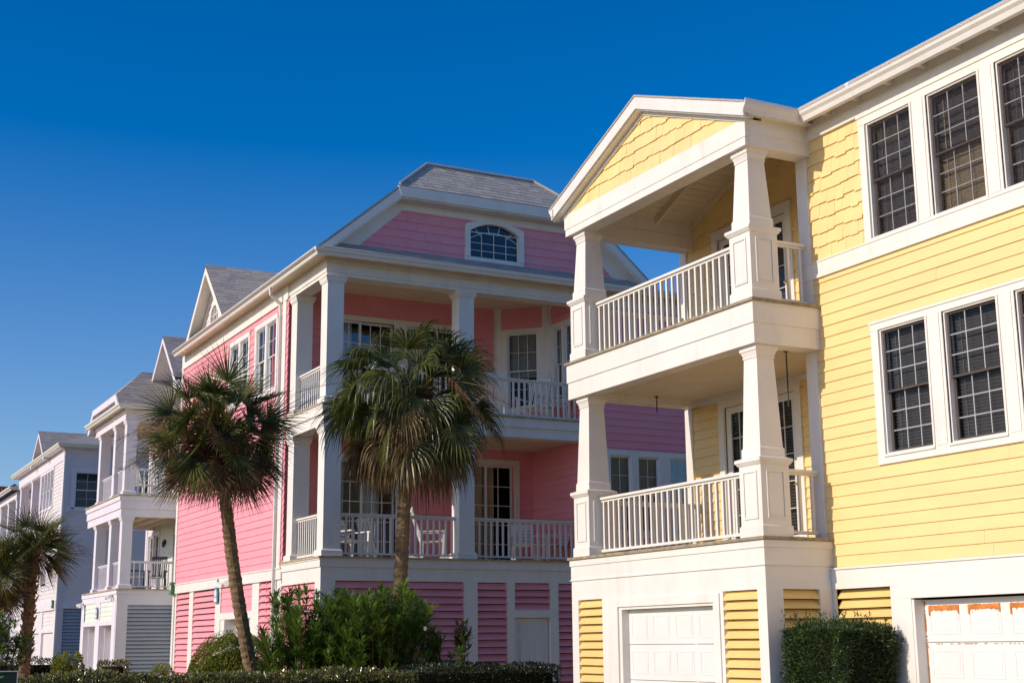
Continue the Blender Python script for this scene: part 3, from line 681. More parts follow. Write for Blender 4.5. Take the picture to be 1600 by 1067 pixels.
# six panel door
mb = MB(); F = Fp; mb.fbox(F, 14.62, 15.48, G+.05, 2.40, -.14, -.10)
for c in (14.74, 15.10):
    for z0, z1 in ((2.08, 2.28), (1.28, 1.96), (.5, 1.14)): ring(mb, F, c, c+.26, z0, z1, .018, -.0998, -.088); mb.fbox(F, c+.045, c+.215, z0+.045, z1-.045, -.0998, -.092)
dr = H.part('door', mb, 'whiteclean'); mb = MB(); mb.bar(F(14.68, 1.25, -.10), F(14.68, 1.25, -.04), .03, n=8); H.part('door_knob', mb, 'iron', dr)
# decks, fascias, beams
mb = MB()
for z0, z1, o in ((3.2, 3.45, 0), (3.45, 3.60, .03), (3.60, 3.63, .05)): mb.box(10.04-o, 21 if z0 < 3.5 else 16.5, 27.72-o, 30.2, z0, z1)
mb.box(10.0, 16.5, 27.68, 30.28, 6.87-.2, 6.87)
for z0, z1, o in ((6.44, 6.66, 0), (6.66, 6.83, .03), (6.83, 6.87, .05)): mb.box(10.04-o, 10.40, 27.72-o, 30.25, z0, z1); mb.box(10.40, 16.45, 27.72-o, 28.1, z0, z1)
H.part('porch_fascia', mb, 'white')
deck(10.04, 16.5, 27.72, 30.2, 3.67, .07); deck(10.04, 16.5, 27.72, 30.2, 6.91, .07)
mb = MB(); mb.box(10.06, 21, 27.74, 28.1, 9.73, 10.14); mb.box(10.06, 10.42, 28.1, 30.3, 9.73, 10.14); mb.box(10.04, 21, 27.72, 28.1, 9.80, 10.12); mb.box(10.04, 10.42, 28.1, 30.3, 9.80, 10.12)
mb.box(9.98, 21, 27.66, 27.74, 10.0, 10.1)
H.part('porch_beam', mb, 'white')
mb = MB(); mb.box(10.42, 13.29, 28.1, 30.3, 10.05, 10.07); mb.box(13.3, 16.5, 28.1, 30.3, 10.05, 10.07); mb.box(13.27, 13.32, 28.1, 30.3, 10.04, 10.049)
H.part('porch_ceiling', mb, 'ceil'); mb = MB(); y = 28.1
while y < 30.3: mb.box(10.40, 16.5, y, min(30.3, y+.135), 6.50, 6.515); y += .14
mb.box(10.40, 16.5, 28.1, 30.3, 6.516, 6.53); mb.box(13.3, 13.4, 28.1, 30.3, 6.44, 6.50)
H.part('porch_ceiling', mb, 'ceil')
for z0, z1 in ((3.67, 6.44), (6.91, 9.73)):
    for cx, cy in ((10.28, 27.95), (13.44, 27.95), (10.28, 29.95)): column(H, cx, cy, z0, z1, .19)
    railing(H, (10.47, 27.98), (13.25, 27.98), z0, .93, .150); railing(H, (13.63, 27.98), (16.45, 27.98), z0, .93, .150); railing(H, (10.24, 28.15), (10.24, 29.76), z0, .93, .13)
trim(H, Fp, [(16.42, 16.60, 3.6, 9.73)], 'corner_board', d0=0, d1=.03)
# upper porch openings
cs = trim(H, Bk, [(10.85, 11.0, 6.91, 9.40), (12.72, 13.05, 6.91, 9.40), (14.70, 14.85, 6.91, 9.40), (10.85, 14.85, 9.40, 9.52)], 'door_casing', d1=.04)
trim(H, Bk, [(15.42, 15.5, 6.91, 10.06, .04)], 'corner_board')
def slider(F, a0, a1, b0, b1, nc, nr, cur, cm='curtain', glass='glassblue'):
    m = (a0+a1)/2
    for k, (x0, x1, d) in enumerate(((a0, m+.03, -.03), (m-.03, a1, -.075))):
        mb = MB(); ring(mb, F, x0, x1, b0, b1, .055, d-.035, d); dr = H.part('sliding_door', mb, 'whiteclean')
        g = MB(); grid(g, F, x0+.055, x1-.055, b0+.055, b1-.055, nc, nr, .018, d-.02, d-.004); H.part('muntin_grid', g, 'whiteclean', dr)
        p = MB(); p.fbox(F, x0+.05, x1-.05, b0+.05, b1-.05, d-.022, d-.019); H.part('pane', p, glass, dr, recalc=False)
        if k in cur: curtain(H, F, x0+.05, x0+.05+(x1-x0-.1)*cur[k], b0, b1, dr, cm, -.135)
        interior(H, F, x0, x1, b0, b1, dr, 1.05)
slider(Bk, 11.0, 12.72, 6.93, 9.40, 3, 5, {0: .8}); slider(Bk, 13.05, 14.70, 6.93, 9.40, 3, 5, {0: .5})
trim(H, Bk, [(10.95, 11.1, 3.67, 6.08), (12.8, 12.95, 3.67, 6.08), (10.95, 12.95, 6.08, 6.2)], 'door_casing', d1=.04); trim(H, Bk, [(14.3, 14.45, 3.67, 6.14), (15.95, 16.1, 3.67, 6.14), (14.3, 16.1, 6.14, 6.27)], 'door_casing', d1=.04)
slider(Bk, 11.1, 12.8, 3.69, 6.08, 3, 5, {0: .5, 1: .6}); slider(Bk, 14.45, 15.95, 3.69, 6.14, 2, 5, {0: 1.0, 1: .35}, 'curtain_warm', 'glass')
# bay window of the upper porch
trim(H, Dg, [(0, .14, 6.91, 10.06, .035), (DL-.14, DL, 6.91, 10.06, .035), (.14, .28, 7.5, 9.42), (1.08, DL-.14, 7.5, 9.42), (.14, DL-.14, 9.42, 9.52), (.14, DL-.14, 7.4, 7.5)], 'window_casing', d1=.03)
mb = MB(); mb.bar((16.47, 29.36, 6.91), (16.47, 29.36, 10.06), .07, n=8); H.part('bay_post', mb, 'white')
window(H, Dg, .28, 1.08, 7.5, 9.42, 3, 2, sash='whiteclean', liner='whiteclean', blind='blind_light', glass='glass', lift=.75)
trim(H, Sd, [(29.22, 29.35, 6.91, 10.06, .035), (29.1, 29.22, 7.6, 9.42), (28.62, 28.72, 7.6, 9.42), (28.0, 28.15, 7.6, 9.42), (28.0, 29.22, 9.42, 9.53), (28.0, 29.22, 7.5, 7.6)], 'window_casing', d1=.03)
window(H, Sd, 28.72, 29.1, 7.6, 9.42, 2, 2, sash='whiteclean', liner='whiteclean', blind='blind_light', lift=.9); window(H, Sd, 28.15, 28.62, 7.6, 9.42, 2, 2, sash='whiteclean', liner='whiteclean', blind='blind_light', lift=.9)
# windows in the shaded wall beside the porch
ops = [(17.15, 17.74), (17.93, 18.53), (18.84, 19.45)]
trim(H, Fp, [(17.03, 17.15, 4.37, 6.17), (17.74, 17.93, 4.37, 6.17), (18.53, 18.84, 4.37, 6.17), (19.45, 19.6, 4.37, 6.17), (17.03, 19.6, 6.17, 6.3), (17.03, 19.6, 4.25, 4.37)], 'window_casing', d1=.035)
for a, b in ops: window(H, Fp, a, b, 4.37, 6.17, 2, 2, sash='whiteclean', liner='whiteclean', blind='blind_light', glass='glassblue')
# roof and clipped gable
ZE, SL, XL, XR = 10.16, .862, 9.60, 18.52
zc = 11.88; xl = XL+(zc-ZE)/SL; xr = XR-(zc-ZE)/SL; zt = 12.80; tl = XL+(zt-ZE)/SL; tr = XR-(zt-ZE)/SL; Y0, Y1, YE = 27.36, 28.26, 39.5
mb = MB()
def thick(pts, t=.05):
    a, b, c = Vector(pts[0]), Vector(pts[1]), Vector(pts[2]); n = (b-a).cross(c-a).normalized()
    if n.z < 0: n = -n
    mb.prism(pts, -n*t)
thick([(XL, Y0, ZE), (XL, YE, ZE), (tl, YE, zt), (tl, Y1, zt), (xl, Y0, zc)]); thick([(XR, Y0, ZE), (XR, YE, ZE), (tr, YE, zt), (tr, Y1, zt), (xr, Y0, zc)])
thick([(tl, Y1, zt), (tr, Y1, zt), (tr, YE, zt), (tl, YE, zt)])
thick([(18.3, 27.3, 10.14), (21.4, 27.3, 10.14), (21.4, 39.5, 11.4), (18.3, 39.5, 11.4)])
H.part('roof', mb, 'shingle')
v = Vector((0, Y1-Y0, zt-zc)); vl = v.length; v.normalize(); Fc = Fr((0, Y0, zc), (1, 0, 0), Vector((0, -v.z, v.y)), v)
mb = MB(); courses(mb, Fc, xl, xr, 0, vl, .145, .008, 'shake', cp=[(xl, 0), (xr, 0), (tr, vl), (tl, vl)], jit=.0, wid=(.16, .34), base=.006)
v2 = Vector((0, .45, .45*.6)).normalized(); Fk = Fr((0, 27.26, 10.19), (1, 0, 0), Vector((0, -v2.z, v2.y)), v2)
H.part('roof_shingles', mb, 'shingle', recalc=False); mb = MB()
courses(mb, Fk, 9.78, 18.4, 0, .55, .14, .012, 'shake', jit=.0, wid=(.16, .34), base=.01, cp=[(9.80, 0), (18.32, 0), (17.95, .55), (10.17, .55)])
H.part('roof_shingles', mb, 'shingle', recalc=False)
mb = MB(); mb.bar((tl, Y1-.02, zt+.03), (tr, Y1-.02, zt+.03), .035, n=6); mb.bar((xl, Y0, zc+.05), (tl, Y1, zt+.05), .035, n=6); mb.bar((xr, Y0, zc+.05), (tr, Y1, zt+.05), .035, n=6); H.part('ridge_cap', mb, mat('ridge_cap_metal', (.45, .44, .42), .5))
gp = [(9.9, 10.38), (18.2, 10.38), (xr-.05, zc-.02), (xl+.05, zc-.02)]
inner = [(10.62, 10.36), (17.5, 10.36), (16.36, 11.46), (11.80, 11.46)]
mb = MB(); courses(mb, Fp, 10.4, 17.8, 10.36, 11.5, .205, .02, 'shake', [(13.42, 14.85, 10.3, 11.16), (13.52, 14.75, 11.16, 11.24), (13.66, 14.61, 11.24, 11.31), (13.85, 14.42, 11.31, 11.36)], cp=inner, jit=.012, wid=(.3, .6)); H.part('gable_shingles', mb, 'pink_shake')
mb = MB()
def quadb(pts, y0, y1): mb.prism([(x, y0, z) for x, z in pts], (0, y1-y0, 0))
quadb([(9.95, 10.36), (10.66, 10.36), (11.83, 11.43), (xl+.12, zc-.02)], 27.70, 27.8); quadb([(11.83, 11.43), (xl+.12, zc-.02), (xr-.12, zc-.02), (16.34, 11.43)], 27.70, 27.8); quadb([(18.15, 10.36), (17.46, 10.36), (16.34, 11.43), (xr-.12, zc-.02)], 27.70, 27.8)
H.part('gable_frieze', mb, 'white')
mb = MB(); quadb([(9.9, 10.3), (18.2, 10.3), (xr-.1, zc-.03), (xl+.1, zc-.03)], 27.86, 27.9); H.part('gable_backing', mb, 'dark')
mb = MB(); t = .20
for s in (0, 1):
    X = (lambda x: x) if s == 0 else (lambda x: XL+XR-x)
    quadb([(X(XL+.06), ZE+.0), (X(xl), zc-.055), (X(xl+.06), zc-.05-t), (X(XL+.32), ZE+.02)], Y0-.0, Y0+.035)
    mb.prism([(X(XL+.3), Y0+.036, ZE), (X(xl+.06), Y0+.036, zc-.05-t), (X(xl+.08), Y0+.036, zc-.08-t), (X(XL+.33), Y0+.036, ZE-.02)], (0, .34, 0))
quadb([(xl-.03, zc-.008), (xr+.03, zc-.008), (xr-.06, zc-.05-t), (xl+.06, zc-.05-t)], Y0-.012, Y0+.06)
mb.box(xl+.06, xr-.06, Y0+.036, 27.7, zc-.08-t, zc-.05-t)
H.part('rake_board', mb, 'white')
# arched gable window
ax0, ax1, az0, azs, azt = 13.50, 14.77, 10.55, 11.17, 11.38
def arch(n=20):
    c = (ax0+ax1)/2; hw = (ax1-ax0)/2; h = azt-azs; r = (hw*hw+h*h)/(2*h); t0 = math.asin(hw/r)
    return [(c+r*math.sin(-t0+2*t0*i/n), azt-r+r*math.cos(-t0+2*t0*i/n)) for i in range(n+1)]
A = arch(); mb = MB()
def off(p, s): c = Vector(((ax0+ax1)/2, 10.6)); q = Vector(p)-c; return tuple(c+q*(1+s/q.length))
mb.prism([(x, 27.69, z) for x, z in [(ax0-.13, az0-.14), (ax1+.13, az0-.14), (ax1+.13, az0), (ax0-.13, az0)]], (0, .05, 0))
mb.box(ax0-.13, ax0, 27.661, 27.80, az0, azs+.139); mb.box(ax1, ax1+.13, 27.661, 27.80, az0, azs+.139)
O_ = [(ax0-.13, azs+.14)]+[(ax0-.13+(p[0]-ax0)*(ax1-ax0+.26)/(ax1-ax0), azs+.14+(p[1]-azs)*.72) for p in A[1:-1]]+[(ax1+.13, azs+.14)]
for i in range(20): mb.prism([(A[i][0], 27.66, A[i][1]), (A[i+1][0], 27.66, A[i+1][1]), (O_[i+1][0], 27.66, O_[i+1][1]), (O_[i][0], 27.66, O_[i][1])], (0, .14, 0))
aw = H.part('arched_window', mb, 'white')
mb = MB(); mb.poly([(x, 27.76, z) for x, z in [(ax0, az0), (ax1, az0)]+A[::-1]]); H.part('pane', mb, 'glassblue', aw, recalc=False)
mb = MB(); W_ = .014; c = (ax0+ax1)/2; zi = 11.13
for i in range(1, 5): x = ax0+(ax1-ax0)*i/5 if False else ax0+(ax1-ax0)*i/4
for i in (1, 2, 3): x = ax0+(ax1-ax0)*i/4; mb.box(x-W_/2, x+W_/2, 27.735, 27.75, az0, zi-.02+(.035 if i == 2 else 0))
for z in (az0+.18, az0+.36): mb.box(ax0, ax1, 27.736, 27.749, z-W_/2, z+W_/2)
a2 = [(x, z-.19) for x, z in A]
for i in range(20): mb.sbar((a2[i][0], 27.742, a2[i][1]), (a2[i+1][0], 27.742, a2[i+1][1]), .014, .014)
for x0, x1 in ((ax0+.3, ax0+.17), (c-.10, c-.16), (c+.10, c+.16), (ax1-.3, ax1-.17)):
    zt_ = 11.36-((x1-c)/.64)**2*.25; mb.sbar((x0, 27.742, zi+.03-abs(x0-c)*.25), (x1, 27.742, zt_), .014, .014)
ring(mb, FY(27.76), ax0, ax1, az0, azs+.0, .02, .005, .03)
H.part('muntin_grid', mb, 'whiteclean', aw)
# eaves
def eave(pts, z0, z1):       # outside lies on the right of travel
    return gutter(H, pts, z0, z1, -.12)
eave([(9.74, 39.45), (9.74, 27.38), (21.3, 27.38)], 10.05, 10.20)
mb = MB(); mb.box(9.74, 10.06, 27.40, 39.45, 10.10, 10.12); mb.box(10.06, 21.2, 27.40, 27.74, 10.10, 10.12); H.part('soffit', mb, 'ceil')
downspout(H, [Vector((9.70, 30.6, 10.08)), Vector((9.72, 30.6, 9.88)), Vector((9.95, 30.6, 9.70)), Vector((9.97, 30.6, 9.4)), Vector((9.97, 30.6, .4))])
# gable dormer over the side eave
def dormer(y, zt_, hw, zb, xf, xb, m_wall='pink_shake', shm='shingle', soffit=.45, louv=False, win=True):
    s = (zt_-zb)/hw; mb = MB()
    for sg in (-1, 1): mb.prism([(xf, y, zt_), (xf, y+sg*hw, zb), (xf, y+sg*hw, zb-.06), (xf, y, zt_-.06)], (xb-xf, 0, 0))
    rf = H.part('dormer_roof', mb, 'iron')
    vv = Vector((0, hw, zt_-zb)); ln = vv.length; vv.normalize(); Fd = Fr((0, y-hw, zb), (1, 0, 0), Vector((0, -vv.z, vv.y)), vv)
    mb = MB(); courses(mb, Fd, xf, xb, 0, ln, .145, .008, 'shake', jit=0, wid=(.16, .34), base=.012); H.part('dormer_shingles', mb, shm, rf, recalc=False)
    mb = MB(); t = .16
    for sg in (-1, 1):
        mb.prism([(xf+.03, y, zt_-.06), (xf+.03, y+sg*hw, zb-.06), (xf+.03, y+sg*(hw-.05), zb-.06-t), (xf+.03, y, zt_-.06-t*1.25)], (-.03, 0, 0))
        mb.prism([(xf+.03, y, zt_-.08), (xf+.03, y+sg*hw, zb-.08), (xf+.03, y+sg*hw, zb-.10), (xf+.03, y, zt_-.10)], (soffit, 0, 0))
    H.part('rake_board', mb, 'white', rf)
    Fw = FX(xf+soffit); ih = hw-.08; mb = MB()
    tri = [(y-ih, zb-.08), (y+ih, zb-.08), (y, zt_-.1)]
    courses(mb, Fw, y-ih, y+ih, zb-.1, zt_-.05, .19, .02, 'shake', cp=[(y-ih*.8, zb), (y+ih*.8, zb), (y, zb+(zt_-.1-zb)*.8)], jit=.01, wid=(.15, .3)); H.part('gable_shingles', mb, m_wall, rf)
    mb = MB(); mb.prism([(xf+soffit+.01, p, q) for p, q in tri], (.03, 0, 0))
    for sg in (-1, 1): mb.prism([(xf+soffit, y, zt_-.12), (xf+soffit, y+sg*hw*.97, zb-.1), (xf+soffit, y+sg*hw*.97-sg*.2, zb-.1), (xf+soffit, y, zt_-.36)], (-.035, 0, 0))
    H.part('gable_frieze', mb, 'white', rf)
    if win:
        k = MB(); z0 = zb+.06; pts = [(y-.38, z0), (y+.38, z0), (y+.38, z0+.42)]+[(y+.38*math.cos(t_), z0+.42+.28*math.sin(t_)) for t_ in [math.pi*i/8 for i in range(1, 8)]]+[(y-.38, z0+.42)]
        big = [(y+(p-y)*1.28, z0+.3+(q-z0-.3)*1.26) for p, q in pts]
        for i in range(len(pts)): j = (i+1) % len(pts); k.prism([(xf+soffit-.04, *pts[i]), (xf+soffit-.04, *pts[j]), (xf+soffit-.04, *big[j]), (xf+soffit-.04, *big[i])], (-.03, 0, 0))
        for yy in (y-.13, y+.13): k.box(xf+soffit-.045, xf+soffit-.035, yy-.01, yy+.01, z0, z0+.66)
        for zz in (z0+.22, z0+.44): k.box(xf+soffit-.046, xf+soffit-.036, y-.38, y+.38, zz-.01, zz+.01)
        dw = H.part('dormer_window', k, 'white', rf); k = MB(); k.poly([(xf+soffit-.028, p, q) for p, q in pts]); H.part('pane', k, 'glassblue', dw, recalc=False)
dormer(36.52, 12.08, 1.93, 10.22, 9.72, 13.2, 'cream', soffit=.36)
# small fixtures
def fixtures(xw, spots, m='whiteclean'):
    for (y, z, kind) in spots:
        F = FX(xw); mb = MB()
        if kind == 'plaque':
            mb.prism([F(y-.17, z-.20, .03), F(y+.17, z-.20, .03), F(y+.17, z+.05, .03), F(y+.08, z+.2, .03), F(y-.08, z+.2, .03), F(y-.17, z+.05, .03)], (-.03, 0, 0)); p = H.part('name_plaque', mb, 'bluesign')
            mb = MB(); mb.bar(F(y, z+.04, .061), F(y, z+.04, .066), .10, n=14); mb.fbox(F, y-.12, y+.12, z-.17, z-.07, .061, .066); H.part('plaque_emblem', mb, 'whiteclean', p)
        elif kind == 'flood':
            mb.bar(F(y, z, .0), F(y, z, .07), .05, n=10)
            for s in (-1, 1): mb.bar(F(y+s*.05, z, .06), F(y+s*.16, z-.07, .16), .03, .07, n=10); mb.bar(F(y+s*.16, z-.07, .16), F(y+s*.19, z-.09, .2), .07, .075, n=10)
            H.part('flood_light', mb, m)
        elif kind == 'number':
            # small dark house number
            mb.fbox(F, y-.13, y+.13, z-.07, z+.07, .04, .046); p = H.part('number_plate', mb, 'whiteclean')
            cu_ = bpy.data.curves.new('house_number', 'FONT'); cu_.body = '441'; cu_.size = .13; cu_.align_x = 'CENTER'; cu_.align_y = 'CENTER'; cu_.extrude = .002
            tmp = bpy.data.objects.new('tmp', cu_); COL.objects.link(tmp); bpy.context.view_layer.update()
            me = bpy.data.meshes.new_from_object(tmp.evaluated_get(bpy.context.evaluated_depsgraph_get())); bpy.data.objects.remove(tmp)
            me.transform(Matrix(((0, 0, -1, xw-.049), (-1, 0, 0, y), (0, 1, 0, z), (0, 0, 0, 1)))); me.transform(Matrix.Translation(-H.base))
            me.materials.clear(); me.materials.append(M['iron']); o = bpy.data.objects.new('house_number', me); COL.objects.link(o); o.parent = p
        elif kind == 'green':
            mb.fbox(F, y-.12, y+.12, z-.17, z+.17, .06, .14); p = H.part('wall_marker', mb, 'greenlamp'); mb = MB(); mb.fbox(F, y-.07, y+.05, z-.05, z+.08, .141, .146); H.part('marker_plate', mb, 'whiteclean', p)
        elif kind == 'lantern':
            mb.bar(F(y, z+.1, .04), F(y, z+.16, .1), .07, .02, n=8); mb.bar(F(y, z-.12, .1), F(y, z+.1, .1), .05, .065, n=8); mb.bar(F(y, z+.1, .02), F(y, z-.02, .02), .02, n=6); H.part('wall_lantern', mb, 'iron')
fixtures(10.04, [(35.30, 3.12, 'plaque'), (34.1, 3.43, 'flood'), (35.15, 3.47, 'number'), (39.62, 3.45, 'green')])
PH = H
#@@FAR
# ================================================================== WHITE HOUSE (third in the row)
paint_ = M['white']; M['white'] = mat('pale_lavender_paint', (.77, .71, .75), .5, .04, 2, .12, 30, grime=.14, gcol=(.42, .37, .34))
H = House('white_house', (10.37, 48.73, G), 'white and mint beach house with stacked porches just left of the pink house')
L = FX(10.37); Fp = FY(48.73); WR = FX(12.87); D1, D2 = 3.8, 7.0
mb = MB(); courses(mb, WR, 48.73, 55.5, D1, 6.4, .16, .02, 'lap', [(53.3, 55.2, 4.0, 6.15), (49.9, 51.3, 3.7, 6.2)]); H.part('porch_back_wall', mb, 'mint')
mb = MB(); courses(mb, WR, 48.73, 55.5, D2, 10.0, .19, .02, 'shake', [(53.3, 55.2, 7.6, 9.2), (49.9, 51.3, 6.9, 9.3)], jit=.01, wid=(.15, .3)); H.part('shingle_wall', mb, 'mint')
mb = MB(); mb.box(12.9, 21, 55.46, 55.5, G, 10); mb.box(12.4, 21, 43.0, 43.04, G, 10); mb.box(12.4, 12.5, 43.0, 48.7, G, 10); mb.box(20.9, 21, 43, 55.5, G, 10); mb.box(13.9, 13.95, 48.8, 55.4, G, 10); mb.box(12.5, 12.9, 48.6, 48.7, G, 10); H.part('side_wall', mb, 'mint')
trim(H, WR, [(55.3, 55.56, D1, 9.7)], 'corner_board', d1=.05); trim(H, WR, [(53.3, 53.42, 4.0, 6.05), (55.08, 55.2, 4.0, 6.05), (54.19, 54.31, 4.1, 6.05), (53.3, 55.2, 6.05, 6.17), (53.3, 55.2, 4.0, 4.1)], 'window_casing', d1=.05)
for z0, z1 in ((D1, 6.1), (D2, 9.2)): trim(H, WR, [(49.9, 50.02, z0, z1), (51.18, 51.3, z0, z1), (49.9, 51.3, z1, z1+.12)], 'door_casing', d1=.05)
window(H, WR, 53.42, 54.19, 4.1, 6.05, 2, 2, simple=True, glass='glassblue'); window(H, WR, 54.31, 55.08, 4.1, 6.05, 2, 2, simple=True, glass='glassblue'); window(H, WR, 53.42, 55.08, 7.7, 9.1, 4, 2, simple=True, glass='glassblue')
glazed_door(H, WR, 50.02, 51.18, D1+.02, 6.1, 3, 5, glass='glassblue'); glazed_door(H, WR, 50.02, 51.18, D2+.02, 9.2, 3, 5, glass='glassblue')
# ground floor
mb = MB(); courses(mb, L, 48.95, 54.1, 2.75, 3.4, .16, .018, 'lap', base=-.03); H.part('clapboard_wall', mb, 'mint')
trim(H, L, [(48.835, 49.36, G, 3.4), (51.39, 52.1, G, 3.4), (54.22, 54.75, G, 3.4), (49.36, 51.39, 2.6, 2.75), (52.1, 54.22, 2.6, 2.75)], 'post', d0=-.2, d1=0)
for a, b in ((49.36, 51.39), (52.1, 54.22)): garage(H, L, a, b, G, 2.6, d=-.45, cols=3)
trim(H, L, [(51.33, 51.39, G, 2.6), (54.16, 54.22, G, 2.6)], 'garage_jamb', d0=-.45, d1=-.2)
louver(H, Fp, 10.75, 12.9, G, 3.25, 'greylouver', .13)
trim(H, Fp, [(10.38, 10.75, G, 3.25), (10.38, 12.9, 3.25, 3.4)], 'post', d0=-.1, d1=0)
mb = MB()
for z0, z1, o in ((3.40, 3.62, .0), (3.62, 3.76, .03)): mb.box(10.37-o, 12.85, 48.73-o, 54.7+o, z0, z1)
for z0, z1, o in ((6.25, 6.52, 0), (6.52, 6.80, .04), (6.80, 6.96, .08)): mb.box(10.37-o, 10.7, 48.73-o, 54.5+o, z0, z1); mb.box(10.7, 12.85, 48.73-o, 49.05, z0, z1); mb.box(10.7, 12.85, 54.2, 54.5+o, z0, z1)
H.part('porch_fascia', mb, 'white')
deck(10.37, 12.85, 48.73, 54.5, D1, .07); deck(10.37, 12.85, 48.73, 54.5, D2, .12)
mb = MB()
for i in range(18): mb.box(10.7, 12.85, 49.05+i*.3, 49.33+i*.3, 6.42, 6.44)
mb.box(10.7, 12.85, 49.05, 54.3, 6.44, 6.5); mc = MB(); mc.box(10.7, 12.85, 49.0, 54.3, 9.95, 9.99); H.part('porch_ceiling', mc, 'ceil')
for x in (11.3, 11.9, 12.5): mb.box(x, x+.06, 49.05, 54.2, 6.30, 6.42)
H.part('porch_ceiling', mb, 'ceil')
for z0, z1 in ((D1, 6.25), (D2, 9.62)):
    ys = (48.95, 50.70, 53.25) 
    for y in ys: column(H, 10.62, y, z0, z1, .18)
    for a, b in zip(ys, ys[1:]): railing(H, (10.6, a+.2), (10.6, b-.2), z0, .95, .13, one=True)
    railing(H, (10.85, 48.97), (12.85, 48.97), z0, .95, .21, one=True, m='white')
mb = MB(); mb.box(10.37, 10.7, 48.73, 53.95, 9.62, 9.98); mb.box(10.7, 12.9, 48.73, 49.05, 9.62, 9.98); mb.box(10.32, 10.38, 48.68, 54.0, 9.84, 9.98); H.part('porch_beam', mb, 'white')
gutter(H, [(10.14, 54.3), (10.14, 48.42), (16, 48.42)], 9.96, 10.12, -.14)
mb = MB(); mb.box(10.12, 10.4, 48.42, 54.2, 9.99, 10.01); mb.box(10.4, 16, 48.42, 48.75, 9.99, 10.01); H.part('soffit', mb, 'ceil')
mb = MB()
def thick(pts, t=.05):
    a, b, c = Vector(pts[0]), Vector(pts[1]), Vector(pts[2]); n = (b-a).cross(c-a).normalized()
    if n.z < 0: n = -n
    mb.prism(pts, -n*t)
# skirt roof round the porch and the clipped gable that faces the street
thick([(10.02, 48.3, 10.1), (21, 48.3, 10.1), (21, 49.6, 10.65), (10.9, 49.6, 10.65)])
gy0, gy1, zc3 = 48.85, 54.25, 10.62
thick([(10.15, 49.45, zc3), (10.15, 53.45, zc3), (11.2, 52.6, 11.62), (11.2, 50.3, 11.62)])
thick([(10.15, gy0, 10.05), (10.15, 49.45, zc3), (11.2, 50.3, 11.62), (16, 50.3, 11.62), (16, gy0, 10.05)])
thick([(10.15, gy1, 9.8), (10.15, 53.45, zc3), (11.2, 52.6, 11.62), (16, 52.6, 11.62), (16, gy1, 9.8)])
thick([(11.2, 50.3, 11.62), (16, 50.3, 11.62), (16, 52.6, 11.62), (11.2, 52.6, 11.62)])
thick([(12, 43, 10.1), (12, 56, 10.1), (17, 56, 14), (17, 43, 14)]); thick([(22, 43, 10.1), (22, 56, 10.1), (17, 56, 14), (17, 43, 14)])
H.part('roof', mb, 'shingle_far')
vv = Vector((0, 50.3-gy0, 11.62-10.05)); ln = vv.length; vv.normalize(); Fd = Fr((0, gy0, 10.05), (1, 0, 0), Vector((0, -vv.z, vv.y)), vv)
mb = MB(); courses(mb, Fd, 10.15, 15, 0, ln, .16, .01, 'shake', jit=0, wid=(.18, .36), base=.012, cp=[(10.15, 0), (15, 0), (15, ln), (11.2, ln), (10.15, .75)]); 
vv = Vector((0, 1.3, .55)); ln = vv.length; vv.normalize(); Fd = Fr((0, 48.3, 10.1), (1, 0, 0), Vector((0, -vv.z, vv.y)), vv)
courses(mb, Fd, 10.1, 16, 0, ln, .16, .01, 'shake', jit=0, wid=(.18, .36), base=.012, cp=[(10.05, 0), (16, 0), (16, ln), (10.9, ln)])
H.part('roof_shingles', mb, 'shingle_far', recalc=False)
def quadx(pts, x0, x1): mb.prism([(x0, y, z) for y, z in pts], (x1-x0, 0, 0))
mb = MB(); t = .2
quadx([(gy0, 10.02), (49.45, zc3-.02), (49.55, zc3-.05-t), (gy0+.3, 10.02)], 10.12, 10.16); quadx([(49.45, zc3-.02), (53.45, zc3-.02), (53.35, zc3-.05-t), (49.55, zc3-.05-t)], 10.12, 10.16); quadx([(gy1, 9.75), (53.45, zc3-.02), (53.35, zc3-.05-t), (gy1-.32, 9.75)], 10.12, 10.16)
quadx([(gy0+.05, 10.0), (49.5, zc3-.06), (53.4, zc3-.06), (gy1-.05, 9.8)], 10.46, 10.5)
quadx([(49.5, zc3-.08), (53.4, zc3-.08), (53.4, zc3-.10), (49.5, zc3-.10)], 10.16, 10.46)
quadx([(gy1-.05, 9.8), (53.42, zc3-.06), (53.38, zc3-.10), (gy1-.15, 9.8)], 10.16, 10.46)
H.part('rake_board', mb, 'white')
mb = MB(); courses(mb, FX(10.46), 49.5, 53.4, 10.0, zc3-.1, .19, .02, 'shake', jit=.01, wid=(.15, .3), cp=[(49.35, 10.0), (53.8, 10.0), (53.2, zc3-.25), (49.7, zc3-.25)]); H.part('gable_shingles', mb, 'cream')
dormer(48.62, 12.68, 2.0, 10.85, 11.5, 17, 'mint', 'shingle_far', .7)
fixtures(10.37, [(51.75, 3.05, 'plaque'), (49.4, 3.6, 'flood'), (54.4, 3.45, 'flood')])
fixtures(12.87, [(52.4, 5.6, 'lantern')])
